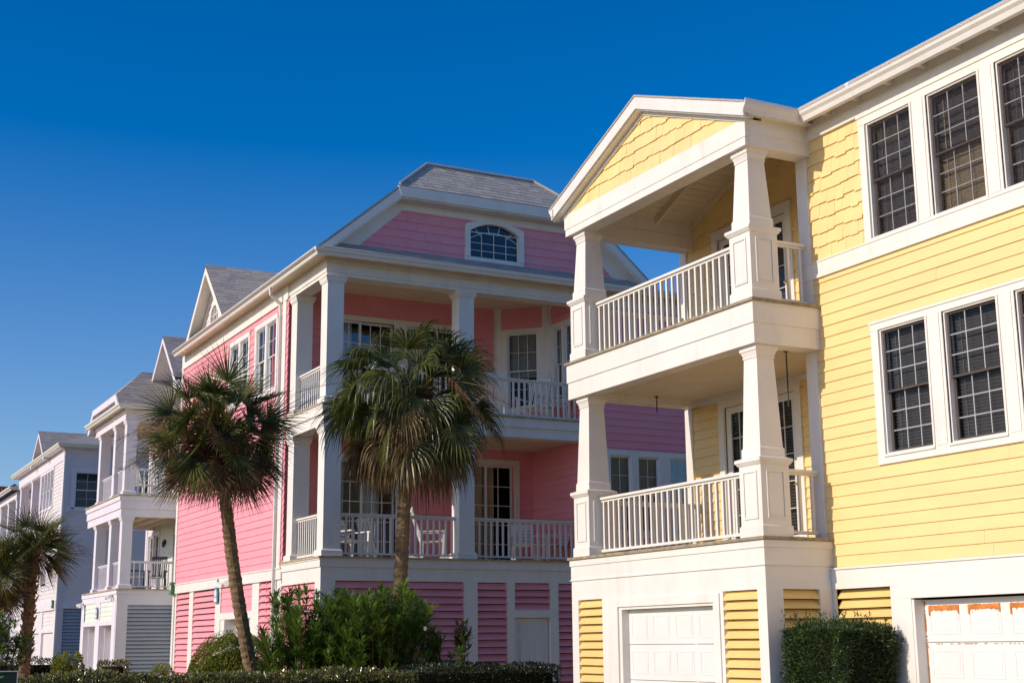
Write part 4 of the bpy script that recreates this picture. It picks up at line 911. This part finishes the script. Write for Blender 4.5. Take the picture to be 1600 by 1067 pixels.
# ================================================================== LAVENDER HOUSE (fourth)
H = House('lavender_house', (10.9, 61.5, G), 'pale lavender beach house with four narrow upper windows, behind the small left palm')
L = FX(10.9); Fp = FY(61.5)
mb = MB(); courses(mb, L, 61.5, 67.6, 3.85, 10.46, .17, .02, 'lap', [(63.95, 67.25, 8.05, 9.9), (64.6, 65.9, 4.6, 6.5)]); H.part('clapboard_wall', mb, 'cream')
mb = MB(); courses(mb, Fp, 10.9, 20, G, 7.9, .17, .02, 'lap', [(11.2, 12.9, G, 3.5)]); H.part('clapboard_wall', mb, 'cream')
mb = MB(); courses(mb, Fp, 10.9, 20, 7.9, 10.46, .2, .02, 'shake', [(11.35, 12.5, 7.9, 9.55), (14.2, 15.3, 7.9, 9.55)], jit=.012, wid=(.15, .3)); H.part('shingle_wall', mb, 'cream')
mb = MB(); mb.box(13.2, 13.25, 67.6, 74.5, G, 10.2); mb.box(10.95, 13.2, 67.6, 67.64, 3.9, 10.2); mb.box(13.2, 20, 74.46, 74.5, G, 10.2); mb.box(12.0, 12.05, 62.6, 67.6, 3.9, 10.2); mb.box(12.0, 19.9, 62.6, 62.65, 3.9, 10.2); mb.box(19.95, 20, 61.6, 74.5, G, 10.2); mb.box(11.0, 11.05, 61.6, 74.4, G, 3.8); H.part('side_wall', mb, 'cream')
trim(H, Fp, [(10.9, 20, 10.28, 10.46, .03), (10.9, 11.12, G, 10.3), (11.25, 11.39, 7.8, 9.45), (12.46, 12.6, 7.8, 9.45), (11.2, 12.65, 9.45, 9.6), (11.2, 12.65, 7.7, 7.85)], 'window_casing', d1=.035); trim(H, Fp, [(10.9, 20, 3.5, 3.85, .04), (10.9, 20, 7.7, 7.9, .028)], 'header_board', d1=.035)
window(H, Fp, 11.39, 12.46, 7.85, 9.45, 2, 2, simple=True, glass='glassblue')
trim(H, Fp, [(14.1, 14.2, 7.85, 9.45), (15.3, 15.4, 7.85, 9.45), (14.1, 15.4, 9.45, 9.6)], 'window_casing', d1=.035); window(H, Fp, 14.2, 15.3, 7.9, 9.45, 2, 2, simple=True, glass='glassblue')
trim(H, L, [(61.5, 61.75, 3.85, 10.3), (67.4, 67.62, 3.85, 9.95)]+[(63.95+i*.82-.03, 63.95+i*.82+.09, 8.15, 9.8) for i in range(5)]+[(63.9, 67.35, 9.8, 9.92, .05), (63.9, 67.35, 8.03, 8.15, .05), (61.5, 74.3, 3.45, 3.85, .05), (61.5, 74.3, 9.95, 10.46, .04)], 'window_casing', d1=.035)
for i in range(4): window(H, L, 64.04+i*.82, 64.04+i*.82+.73, 8.15, 9.8, 2, 3, simple=True, glass='glassblue', blind='blind_light' if i % 2 else 'blind')
for i in range(2): window(H, L, 64.65+i*.62, 64.65+i*.62+.56, 4.7, 6.4, 2, 3, simple=True, glass='glassblue')
trim(H, L, [(61.5, 62.0, G, 3.45), (64.9, 65.6, G, 3.45), (68.0, 68.6, G, 3.45), (62.0, 64.9, 2.5, 2.66), (65.6, 68.0, 2.5, 2.66), (68.6, 74.3, G, 3.45)], 'post', d0=-.2, d1=0)
mb = MB(); courses(mb, L, 62.0, 68.0, 2.66, 3.45, .17, .02, base=-.05); H.part('clapboard_wall', mb, 'cream')
garage(H, L, 62.0, 64.9, G, 2.5, d=-.5, cols=3); garage(H, L, 65.6, 68.0, G, 2.5, d=-.5, cols=3)
louver(H, Fp, 11.2, 12.9, G, 3.5, 'greylouver', .14)
for z in (3.85, 7.05):
    mb = MB(); mb.box(10.85, 13.2, 67.6, 74.3, z-.45, z); H.part('porch_fascia', mb, 'white')
    for y in (70.35, 73.9): column(H, 11.12, y, z, z+2.75 if z < 5 else 9.95, .19)
    railing(H, (11.1, 67.7), (11.1, 70.1), z, .95, .14, one=True); railing(H, (11.1, 70.6), (11.1, 73.7), z, .95, .14, one=True)
mb = MB(); mb.box(10.9, 11.3, 67.6, 74.3, 9.9, 10.46); mb.box(11.3, 13.2, 67.6, 74.3, 10.2, 10.3); H.part('porch_beam', mb, 'white')
gutter(H, [(10.62, 74.7), (10.62, 61.15), (20.4, 61.15)], 10.48, 10.64, -.14)
mb = MB(); mb.box(10.6, 10.9, 61.15, 74.6, 10.45, 10.47); mb.box(10.9, 20.3, 61.15, 61.5, 10.45, 10.47); H.part('soffit', mb, 'white')
downspout(H, [Vector((10.75, 61.3, 10.5)), Vector((10.9, 61.42, 10.2)), Vector((10.9, 61.42, .4))])
mb = MB(); thick([(10.5, 61.05, 10.6), (20.5, 61.05, 10.6), (17, 66, 12.7), (15, 66, 12.7)]); thick([(10.5, 61.05, 10.6), (10.5, 74.8, 10.6), (15, 71, 12.7), (15, 66, 12.7)]); thick([(15, 66, 12.7), (17, 66, 12.7), (17, 71, 12.7), (15, 71, 12.7)]); thick([(20.5, 61.05, 10.6), (20.5, 74.8, 10.6), (17, 71, 12.7), (17, 66, 12.7)]); H.part('roof', mb, 'shingle_far')
dormer(67.0, 11.95, 1.9, 10.5, 10.55, 15, 'cream', 'shingle_far', .5)
fixtures(10.9, [(61.9, 3.7, 'green'), (69.5, 3.5, 'flood')])
H.o.location.y += 1.7
# ================================================================== FIFTH AND SIXTH HOUSES
H = House('porch_house', (11.1, 78.2, G), 'distant white house with pale columns at the left edge of the photo')
L = FX(11.1); Fp = FY(78.2)
mb = MB(); courses(mb, FX(13.5), 78.2, 96, G, 9.9, .18, .02, holes=[(80, 82, 7.6, 9.5), (85, 87, 7.6, 9.5), (80, 82, 4, 6), (85, 87, 4, 6)]); courses(mb, Fp, 13.5, 21, G, 9.9, .18, .02); H.part('clapboard_wall', mb, 'mint')
for a in (80, 85):
    for b in (4, 7.6): window(H, FX(13.5), a, a+2, b, b+1.9, 2, 2, simple=True, glass='glassblue')
mb = MB(); mb.box(14.6, 14.65, 78.3, 96, G, 9.9); mb.box(13.5, 21, 95.9, 96, G, 9.9); mb.box(20.9, 21, 78.3, 95.9, G, 9.9); H.part('side_wall', mb, 'mint')
for z in (3.7, 6.95):
    mb = MB(); mb.box(11.1, 13.5, 78.2, 95.8, z-.45, z); H.part('porch_fascia', mb, 'white')
    y = 78.45
    while y < 95: column(H, 11.35, y, z, z+2.8 if z < 5 else 9.7, .2); y += 2.9
    railing(H, (11.3, 78.7), (11.3, 95.5), z, .95, .15, one=True); railing(H, (11.6, 78.4), (13.5, 78.4), z, .95, .15, one=True)
mb = MB(); mb.box(11.1, 11.5, 78.2, 95.8, 9.7, 10.05); mb.box(11.5, 13.5, 78.2, 78.5, 9.7, 10.05); mb.box(11.5, 13.5, 78.5, 95.8, 10.0, 10.05); H.part('porch_beam', mb, 'white')
louver(H, Fp, 11.5, 13.3, G, 3.25, 'greylouver', .15); trim(H, Fp, [(11.1, 11.5, G, 3.25)], 'post', d0=-.3, d1=0); louver(H, L, 78.6, 81.8, G, 3.25, 'greylouver', .15)
trim(H, L, [(81.8, 82.2, G, 3.25), (85, 85.4, G, 3.25)], 'post', d0=-.3, d1=0)
garage(H, L, 82.2, 85, G, 3.2, d=-.2); garage(H, L, 85.4, 88.4, G, 3.2, d=-.2)
gutter(H, [(10.8, 96.2), (10.8, 77.9), (21, 77.9)], 10.08, 10.26, -.16)
mb = MB(); thick([(10.65, 77.8, 10.2), (21, 77.8, 10.2), (17, 82, 12.0), (15, 82, 12.0)]); thick([(10.65, 77.8, 10.2), (10.65, 96, 10.2), (15, 92, 12.0), (15, 82, 12.0)]); thick([(15, 82, 12.0), (17, 82, 12), (17, 92, 12), (15, 92, 12)]); H.part('roof', mb, 'shingle_far')
H = House('orange_roof_house', (11, 102, G), 'most distant house, only its rust orange ribbed roof showing at the left edge')
mb = MB(); mb.box(11.2, 21, 102, 116, G, 10.8); H.part('wall', mb, 'cream')
mb = MB(); thick([(10.7, 101.4, 10.7), (10.7, 117, 10.7), (14.2, 117, 13.0), (14.2, 101.4, 13.0)]); thick([(18.5, 101.4, 10.7), (18.5, 117, 10.7), (14.2, 117, 13.0), (14.2, 101.4, 13.0)]); thick([(10.7, 101.4, 10.7), (21, 101.4, 10.7), (18, 104, 12.95), (12, 104, 12.95)])
for i in range(26): mb.sbar((10.9+i*.4, 101.4, 10.75), (12.0+i*.24, 104, 13.0), .06, .06)
mb.sbar((12.0, 104, 13.0), (18, 104, 13.0), .12, .12)
H.part('roof', mb, 'orangeroof')
mb = MB(); mb.box(12.2, 12.9, 101.97, 102.02, 7.5, 9); H.part('window', mb, 'dark')
M['white'] = paint_
# ================================================================== PALMS
def fan(mb, P, d, up, R_, n, spread, droop, w, fold=.25):
    """one palmate leaf: blades radiate from P round direction d"""
    d = d.normalized(); s = d.cross(up)
    if s.length < .05: s = d.cross(Vector((1, 0, .2)))
    s.normalize(); nn = s.cross(d).normalized()
    for i in range(n):
        t = -1+2*(i+.5)/n; ang = t*spread+random.uniform(-.03, .03)
        ln = R_*(1-.22*abs(t)**1.5)*random.uniform(.86, 1.06)
        dr = (d*math.cos(ang)+s*math.sin(ang)).normalized(); dr = (dr+nn*fold*(abs(t)-.3)).normalized()
        side = dr.cross(nn).normalized(); side = (side*math.cos(.5)+nn*math.sin(.5)*(1 if i % 2 else -1)).normalized()
        pts = []; p = Vector(P); q = Vector(dr); k = 5
        for j in range(k+1):
            u = j/k; ww = w*(.35+1.2*u if u < .35 else .77*(1-(u-.35)/.65)**.8)+.0012
            pts.append((p-side*ww, p+side*ww)); q = (q+Vector((0, 0, -droop*u*u*1.4/k*2.2))).normalized(); p = p+q*ln/k
        for j in range(k): mb.poly([pts[j][0], pts[j][1], pts[j+1][1], pts[j+1][0]])
def palm(loc, hc, lean, crown_r, label, n=44, droop=.55, tr=.17, boots=False, seed=1, hang=0.0, bend=(0, 0), dead=14, blade=34, flare=1.2, bw_=.018, pet=(.34, .50), fr=(.56, .68), spr=(88, 118), mixdead=0.0):
    random.seed(seed)
    o = thing('palm_tree', loc, label, 'palm tree', 'palm trees along the street')
    mb = MB(); N_ = 90; K = 14; rings = []
    def ax(t): return Vector((lean[0]*t+bend[0]*math.sin(math.pi*t), lean[1]*t+bend[1]*math.sin(math.pi*t), hc*t))
    for i in range(N_+1):
        t = i/N_; c = ax(t); r = tr*(flare-(flare-1)*min(1, t*5))*(1-.12*t)*(1+.055*(1 if i % 2 else -1))*(1+.12*max(0, t-.9)*10)
        rings.append([c+Vector((math.cos(a), math.sin(a), 0))*r*(1+random.uniform(-.05, .05)) for a in [2*math.pi*k/K for k in range(K)]])
    for a, b in zip(rings, rings[1:]):
        for k in range(K): j = (k+1) % K; mb.poly([a[k], a[j], b[j], b[k]])
    mb.poly(rings[-1])
    me = mb.build('trunk', 'trunk', o)
    mb = MB()
    cnt = int((hc*16) if boots else 26)
    for i in range(cnt):
        t = (.32+.68*i/cnt) if boots else (.90+.1*i/cnt); a = i*2.39996; c = ax(t); r = tr*.92; dd = Vector((math.cos(a), math.sin(a), 0)); s = Vector((-dd.y, dd.x, 0))
        p = c+dd*r; L_ = random.uniform(.10, .2); q = p+dd*L_*.45+Vector((0, 0, L_))
        mb.hexa([p-s*.07-dd*.05, p+s*.07-dd*.05, p+s*.05+dd*.03, p-s*.05+dd*.03, q-s*.022, q+s*.022, q+s*.018+dd*.014, q-s*.018+dd*.014])
    mb.build('leaf_base', 'trunk', o)
    top = ax(1.0)
    g = MB(); dd_ = MB(); st = MB()
    for i in range(n+dead):
        isd = i >= n
        a = i*2.39996+random.uniform(-.3, .3)
        if isd: el = -R(random.uniform(30, 62) if hang < .5 else random.uniform(20, 60))
        else: el = math.asin(max(-.80, min(.955, 1.0-1.72*((i+.5)/n))))+R(random.uniform(-7, 7))
        d = Vector((math.cos(a)*math.cos(el), math.sin(a)*math.cos(el), math.sin(el)))
        pl = crown_r*(random.uniform(*pet) if i % 4 else random.uniform(.08, .25))*(.85 if isd else 1)
        b = top+Vector((math.cos(a), math.sin(a), 0))*tr*.5+Vector((0, 0, random.uniform(-.2, .12) if not isd else -.15))
        m1 = b+d*pl*.5; e = b+d*pl+Vector((0, 0, -(.04+hang*.30)*pl*max(0, math.cos(el))))
        tgt = dd_ if isd or (el < .35 and random.random() < mixdead) else g
        st.bar(b, m1, .015, .012, n=4); st.bar(m1, e, .012, .008, n=4)
        ld = (e-m1).normalized(); ld = (ld+Vector((0, 0, -hang*(.25+.75*max(0, math.cos(el)))))).normalized()
        sidev = ld.cross(Vector((0, 0, 1)))
        if sidev.length < .1: sidev = Vector((1, 0, 0))
        sidev.normalize(); upv = sidev.cross(ld).normalized(); roll = random.uniform(-1.15, 1.15)
        upv = upv*math.cos(roll)+sidev*math.sin(roll)
        fan(tgt, e-ld*.05, ld, upv, crown_r*random.uniform(*fr), blade if not isd else int(blade*.7), R(random.uniform(*spr)) if not isd else R(55), droop*random.uniform(.6, 1.4)*(1.5 if isd else 1), bw_ if not isd else bw_*.85, random.uniform(.15, .5))
    for i in range(8):     # dry flower stalks
        a = random.uniform(0, 6.28); e0 = R(random.uniform(-5, 30)); p = top.copy(); q = Vector((math.cos(a)*math.cos(e0), math.sin(a)*math.cos(e0), math.sin(e0)))
        for k in range(6): p2 = p+q*crown_r*.2; st.bar(p, p2, .006, .005, n=4); q = (q+Vector((0, 0, -.16))).normalized(); p = p2
        for k in range(9): r_ = Vector((random.uniform(-1, 1), random.uniform(-1, 1), random.uniform(-.8, .5))); st.bar(p-q*random.uniform(0, .5), p+r_*.22, .003, .002, n=3)
    g.build('green_fronds', 'palm', o); dd_.build('dead_fronds', 'palmdead', o); st.build('frond_stems', 'palmdead', o)
    return o
palm((7.55, 23.35, G), 5.2, (-1.02, -.1), 1.50, 'leaning palm with a round spiky crown in front of the sunlit pink side wall', n=62, droop=.18, tr=.118, seed=7, bend=(-.10, 0), blade=36, dead=34, hang=.14, bw_=.0165, pet=(.42, .62), fr=(.44, .54), mixdead=.22)
palm((9.38, 22.25, G), 5.80, (.27, 0), 1.68, 'palm with drooping shaggy crown in front of the pink house porches', n=80, droop=3.0, tr=.126, seed=5, hang=.42, blade=34, dead=44, bw_=.019, pet=(.46, .70), fr=(.50, .62), spr=(70, 95), mixdead=.2)
palm((6.48, 42.1, G), 4.5, (.05, 0), 1.46, 'smaller palm with a cross hatched trunk at the left in front of the lavender house', n=36, droop=.2, tr=.165, seed=9, boots=True, blade=32, dead=10, hang=.08, flare=1.1)
palm((5.40, 41.8, G), 3.6, (-.05, 0), 1.48, 'palm mostly cut off by the left edge of the photo', n=36, droop=.25, tr=.16, seed=12, boots=True, blade=30, dead=16, hang=.15)
# ================================================================== SHRUBS AND HEDGES
def leafcloud(mb, pts, nrm, size, asp=.45, up=.3, n=None, jit=1.0):
    for p, nn in zip(pts, nrm):
        d = (nn+Vector((random.gauss(0, .6), random.gauss(0, .6), random.gauss(0, .6)+up))*jit).normalized()
        s = d.cross(Vector((random.gauss(0, 1), random.gauss(0, 1), random.gauss(0, 1)))).normalized(); L_ = size*random.uniform(.7, 1.3); w_ = L_*asp*.5
        m_ = d.cross(s)*L_*.12
        mb.poly([p, p+d*L_*.5+s*w_+m_, p+d*L_, p+d*L_*.5-s*w_+m_])
def boxshrub(name, x0, x1, y0, y1, z1, n, m, label, cat, size=.06, asp=.45, rough=.06, group=None, z0=G, rounded=0.0, coat=.10, seed=2, tips=0):
    random.seed(seed); cx, cy = (x0+x1)/2, (y0+y1)/2
    o = thing(name, (cx, cy, z0), label, cat, group); h = z1-z0; hx, hy = (x1-x0)/2, (y1-y0)/2
    pts, nrm = [], []
    faces = [(2*hx*2*hy, 'z'), (2*hx*h, 'y-'), (2*hx*h, 'y+'), (2*hy*h, 'x-'), (2*hy*h, 'x+')]; tot = sum(f[0] for f in faces)
    def lump(x, y, z): return rough*(math.sin(x*3.1+seed)+math.sin(y*4.3+1.7*seed)+math.sin(z*5+x*2)+.6*math.sin(x*9+z*7+y*5))
    for ar, k in faces:
        for _ in range(int(n*ar/tot)):
            u, v = random.uniform(-1, 1), random.uniform(-1, 1)
            if k == 'z': p = Vector((u*hx, v*hy, h)); q = Vector((0, 0, 1))
            elif k[0] == 'y': s = -1 if k[1] == '-' else 1; p = Vector((u*hx, s*hy, (v+1)/2*h)); q = Vector((0, s, 0))
            else: s = -1 if k[1] == '-' else 1; p = Vector((s*hx, u*hy, (v+1)/2*h)); q = Vector((s, 0, 0))
            if rounded:
                ed = max(abs(p.x)/hx, abs(p.y)/hy); zz = p.z/h
                if zz > 1-rounded and ed > .6: 
                    c_ = Vector((p.x*.6, p.y*.6, h*(1-rounded))); dv = p-c_; f = 1-.16*min(1, max(0, (zz-(1-rounded))/rounded)*max(0, (ed-.6)/.4)*1.6); p = c_+dv*f; q = (q+dv.normalized()*.5).normalized()
            p = p+q*(lump(p.x+cx, p.y+cy, p.z)-random.random()**1.6*coat*1.6); pts.append(p); nrm.append(q)
    for _ in range(tips):
        u, v = random.uniform(-1, 1), random.uniform(-1, 1); b = Vector((u*hx, v*hy, h)); L_ = random.uniform(.05, .22); q = Vector((random.gauss(0, .25), random.gauss(0, .25), 1)).normalized()
        for k in range(12): pts.append(b+q*L_*k/12); nrm.append((q*.7+Vector((random.gauss(0, .7), random.gauss(0, .7), .2))).normalized())
    mb = MB(); leafcloud(mb, pts, nrm, size, asp); mb.build('foliage', m, o)
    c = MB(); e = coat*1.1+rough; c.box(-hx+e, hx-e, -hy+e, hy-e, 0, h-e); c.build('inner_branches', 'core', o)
    return o
def dome(name, x, y, rx, ry, z1, n, m, label, cat, size=.05, seed=4, z0=G, group=None, asp=.5, p_=2.3):
    random.seed(seed); o = thing(name, (x, y, z0), label, cat, group); h = z1-z0; pts, nrm = [], []
    for _ in range(n):
        a = random.uniform(0, 2*math.pi); zz = random.random()**.8; s = (1-zz**p_)**(1/p_)
        q = Vector((math.cos(a)*s, math.sin(a)*s, zz*.9+.1)).normalized()
        f = 1-.06*random.random()**1.5+.035*math.sin(a*5+zz*6)+.025*math.sin(a*11+zz*13)
        pts.append(Vector((math.cos(a)*s*rx*f, math.sin(a)*s*ry*f, zz*h*f))); nrm.append(q)
    mb = MB(); leafcloud(mb, pts, nrm, size, asp); mb.build('foliage', m, o)
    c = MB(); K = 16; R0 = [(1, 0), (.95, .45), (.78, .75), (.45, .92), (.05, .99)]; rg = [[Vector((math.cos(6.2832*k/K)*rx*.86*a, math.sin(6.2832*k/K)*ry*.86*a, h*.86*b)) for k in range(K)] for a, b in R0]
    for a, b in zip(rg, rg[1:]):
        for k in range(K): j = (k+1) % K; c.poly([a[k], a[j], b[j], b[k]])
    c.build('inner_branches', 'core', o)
    return o
def stems(name, x, y, spread, hts, n, m, label, cat, leaf=.17, w=.022, seed=5, z0=G, flowers=(), whorl=16, per=5, group=None, sx=1.0):
    """upright shrub of many leafy stems with long narrow leaves (oleander)"""
    random.seed(seed); o = thing(name, (x, y, z0), label, cat, group); g = MB(); s_ = MB()
    for i in range(n):
        a = random.uniform(0, 6.2832); r = spread*math.sqrt(random.random())
        dx, dy = math.cos(a)*r*sx, math.sin(a)*r; h = hts(dx, dy)*random.uniform(.72, 1.04)
        p = Vector((dx*.35, dy*.35, 0)); e = Vector((dx, dy, h)); mid = (p+e)/2+Vector((dx*.05, dy*.05, .12*h)); prev = p
        for k in range(1, 7):
            t = k/6; q = p*(1-t)**2+mid*2*t*(1-t)+e*t*t; s_.bar(prev, q, .012*(1.1-t*.7), .012*(1-t*.7), n=4); prev = q
        tv = (e-mid).normalized()
        for k in range(per):
            t = 1-k*.055*random.uniform(.7, 1.2)*(1.6/max(h, .6)); c = p*(1-t)**2+mid*2*t*(1-t)+e*t*t
            for j in range(whorl//2 if k else whorl//2+3):
                aa = random.uniform(0, 6.2832); rise = random.uniform(-.1, 1.2) if k < 3 else random.uniform(-.4, .7)
                d = (Vector((math.cos(aa), math.sin(aa), rise))+tv*.4).normalized(); s = d.cross(Vector((0, 0, 1))).normalized(); L_ = leaf*random.uniform(.7, 1.15); dp = Vector((0, 0, -L_*random.uniform(0, .12)))
                g.poly([c, c+d*L_*.35+s*w*.5, c+d*L_*.7+s*w*.42+dp*.5, c+d*L_+dp, c+d*L_*.7-s*w*.42+dp*.5, c+d*L_*.35-s*w*.5])
    g.build('foliage', m, o); s_.build('stems', 'palmdead', o)
    if flowers:
        f = MB()
        for (fx, fy, fz) in flowers:
            for k in range(5): a = k*1.2566; c = Vector((fx, fy, fz)); d = Vector((math.cos(a)*.8, -.5, math.sin(a))).normalized(); s = Vector((-math.sin(a), 0, math.cos(a)*.8)); f.poly([c, c+d*.025+s*.016, c+d*.045, c+d*.025-s*.016])
        f.build('flower', 'petal', o)
    return o
boxshrub('clipped_hedge', 3.1, 8.9, 20.15, 21.1, 1.44, 26000, 'hedge', 'long low clipped hedge with glossy leaves along the bottom left of the photo', 'hedge', .062, .5, .03, 'low hedges along the street', coat=.09, seed=2)
boxshrub('clipped_hedge', 8.95, 11.55, 20.3, 21.2, 1.50, 14000, 'hedgedark', 'short dark clipped hedge between the oleander and the yellow house', 'hedge', .05, .5, .025, 'low hedges along the street', coat=.08, seed=3)
boxshrub('yew_hedge', 11.5, 12.45, 13.42, 14.60, 2.02, 52000, 'yew', 'dark green boxy evergreen shrub against the yellow louvres beside the stained garage door', 'shrub', .055, .22, .03, coat=.10, seed=6, rounded=.10, tips=60)
dome('dome_shrub', 7.72, 25.9, 1.02, .9, 2.05, 42000, 'dome', 'yellow green dome shaped shrub behind the leaning palm trunk', 'shrub', .032)
stems('oleander_shrub', 8.95, 21.9, 1.0, lambda x, y: 2.62-.45*(x+.1)**2-.5*y*y*.5-random.choice((0, .5, 1.0)), 230, 'oleander', 'tall green oleander with one white bloom under the shaggy palm', 'shrub', .22, .025, 5, whorl=22, flowers=((.36, -1.12, 1.85),), per=8, sx=1.15)
stems('oleander_shrub', 7.85, 22.3, .75, lambda x, y: 2.42-.5*x*x-random.choice((0, .4, .8)), 130, 'oleander', 'lower dark oleander between the leaning palm and the taller oleander', 'shrub', .20, .023, 8, whorl=20, per=9, sx=1.1)
stems('young_oleander', 9.98, 22.0, .18, lambda x, y: 1.7, 9, 'oleander', 'thin young plant with hanging leaves before the large pink louvre', 'plant', .17, .026, 11, per=5, group='young plants by the pink louvres')
stems('young_oleander', 10.35, 21.6, .2, lambda x, y: 1.85, 12, 'hedge', 'thin brownish plant beside the white post right of the large pink louvre', 'plant', .17, .022, 14, per=5, group='young plants by the pink louvres')
stems('young_oleander', 9.9, 20.6, .14, lambda x, y: 1.45, 6, 'oleander', 'short sprig poking out of the hedge below the large pink louvre', 'plant', .15, .02, 17, per=3, group='young plants by the pink louvres')
boxshrub('cube_shrub', 6.75, 7.35, 32.9, 33.5, 1.52, 3000, 'hedge', 'small cube clipped shrub in front of the white house garage doors', 'shrub', .055, .5, .02, seed=21, coat=.07)
dome('round_shrub', 5.75, 31.5, .34, .34, 1.72, 3500, 'dome', 'upright rounded shrub right of the small palm trunk', 'shrub', .055, seed=22, p_=5)
dome('low_shrub', 8.5, 34.4, .42, .4, 1.42, 2500, 'dome', 'low round shrub before the grey louvres of the white house', 'shrub', .05, seed=23)
boxshrub('clipped_hedge', 5.3, 8.0, 43.6, 44.4, 1.5, 6000, 'hedgedark', 'dark clipped hedge behind the small palm trunk', 'hedge', .06, .5, .03, 'low hedges along the street', seed=24)
stems('oleander_shrub', 3.75, 29.3, 1.0, lambda x, y: 2.3-.5*x, 110, 'oleander', 'dark leafy shrub in the bottom left corner behind the green sign', 'shrub', .17, .024, 25, per=6)
# small green sign at the bottom left
o = thing('yard_sign', (2.73, 19.75, G+.07), 'small dark framed green sign with a pale leaf mark in the bottom left corner', 'sign', rz=R(-12))
mb = MB(); mb.box(-.03, .03, -.02, .02, 0, .5); mb.build('post', 'iron', o, recalc=True)
mb = MB(); F = Fr((0, -.03, 0), (1, 0, 0), (0, -1, 0)); ring(mb, F, -.24, .24, .5, 1.24, .012, .0, .02); mb.build('frame', 'greylouver', o, recalc=True)
mb = MB(); mb.fbox(F, -.225, .225, .515, 1.225, -.01, .008); mb.build('panel', mat('sign_dark_green', (.008, .020, .010), .4), o, recalc=True)
mb = MB(); mb.poly([F(-.22, 1.20, .011), F(-.12, 1.15, .011), F(-.02, 1.18, .011), F(.08, 1.17, .011), F(-.02, 1.12, .011), F(-.08, 1.10, .011), F(-.01, 1.02, .011), F(.04, .96, .011), F(-.08, 1.01, .011), F(-.22, 1.05, .011)]); mb.build('leaf_mark', mat('sign_leaf_green', (.06, .32, .07), .5), o)
# ================================================================== PORCH CHAIRS
def rocker(loc, rz, label, group, dark=False, kind='rocking_chair', flat=False):
    o = thing(kind, loc, label, 'chair', group, rz); m = 'chair_dark' if dark else 'chair'
    def P(name, f, par=None, mm=None): mb = MB(); f(mb); return mb.build(name, mm or m, par or o, recalc=True)
    def seat(mb):
        for i in range(6): y = -.24+i*.08; mb.hexa([(-.26, y, .43-.02*i/5-.0), (.26, y, .43-.02*i/5), (.26, y+.07, .425-.02*i/5), (-.26, y+.07, .425-.02*i/5), (-.26, y, .45-.02*i/5), (.26, y, .45-.02*i/5), (.26, y+.07, .445-.02*i/5), (-.26, y+.07, .445-.02*i/5)])
    P('seat', seat, mm='chair')
    def back(mb):
        tz = 1.16 if not flat else .92; ty = .25+.22
        for s in (-.25, .25): mb.sbar((s, .22, .34), (s, ty+.02, tz), .035, .035)
        mb.sbar((-.27, ty, tz-.02), (.27, ty, tz-.02), .025, .10); mb.sbar((-.25, .25, .5), (.25, .25, .5), .025, .05)
        if flat:
            for k in range(6): t = .15+k*.14; mb.sbar((-.24, .22+t*.25, .36+t*(tz-.36)), (.24, .22+t*.25, .36+t*(tz-.36)), .018, .055)
        else:
            for k in range(6): x = -.19+k*.076; mb.sbar((x, .25, .5), (x, ty, tz-.04), .038, .014)
    P('backrest', back)
    for s in (-1, 1):
        P('armrest', lambda mb: (mb.sbar((s*.29, -.28, .66), (s*.29, .32, .64), .07, .025)))
        P('leg', lambda mb: mb.sbar((s*.27, -.22, .04), (s*.27, -.24, .65), .04, .04)); P('leg', lambda mb: mb.sbar((s*.27, .24, .04), (s*.26, .24, .44), .04, .04))
        def rk(mb):
            pr = None
            for k in range(9): t = -1+k/4; q = (s*.27, .06+t*.48, .02+.09*t*t)
            for k in range(8):
                t0, t1 = -1+k/4, -1+(k+1)/4; mb.sbar((s*.27, .06+t0*.48, .02+.09*t0*t0), (s*.27, .06+t1*.48, .02+.09*t1*t1), .03, .04)
        if not flat: P('rocker', rk)
    return o
z1, z2, w1, w2 = 3.67, 6.91, 3.2, 6.42; g_ = 'chairs on the pink house porches'
rocker((14.75, 29.15, z2), R(165), 'white rocking chair turned away beside the second column on the upper pink porch', g_)
rocker((15.65, 28.75, z2), R(-60), 'white rocking chair in front of the bay window on the upper pink porch', g_)
rocker((16.15, 28.45, z2), R(-120), 'white rocking chair nearest the yellow porch on the upper pink porch', g_)
rocker((11.35, 29.3, z1), R(30), 'white slatted chair left of the palm trunk on the lower pink porch', g_, kind='patio_chair', flat=True)
rocker((13.05, 28.75, z1), R(70), 'white rocking chair between the palm trunk and the second column on the lower pink porch', g_)
rocker((15.55, 29.0, z1), R(-20), 'white slatted chair before the tan curtains on the lower pink porch', g_, kind='patio_chair', flat=True)
rocker((16.15, 28.75, z1), R(-100), 'white slatted chair nearest the yellow house on the lower pink porch', g_, kind='patio_chair', flat=True)
g_ = 'chairs on the white house porches'
rocker((11.15, 49.6, 3.8), R(60), 'dark and white rocking chair by the corner column of the lower white porch', g_, dark=True); rocker((11.95, 49.7, 3.8), R(-20), 'dark rocking chair right of its twin on the lower white porch', g_, dark=True)
rocker((11.3, 49.6, 7.0), R(40), 'white chair left on the upper porch of the white house', g_); rocker((12.1, 49.6, 7.0), R(-30), 'white chair right on the upper porch of the white house', g_)
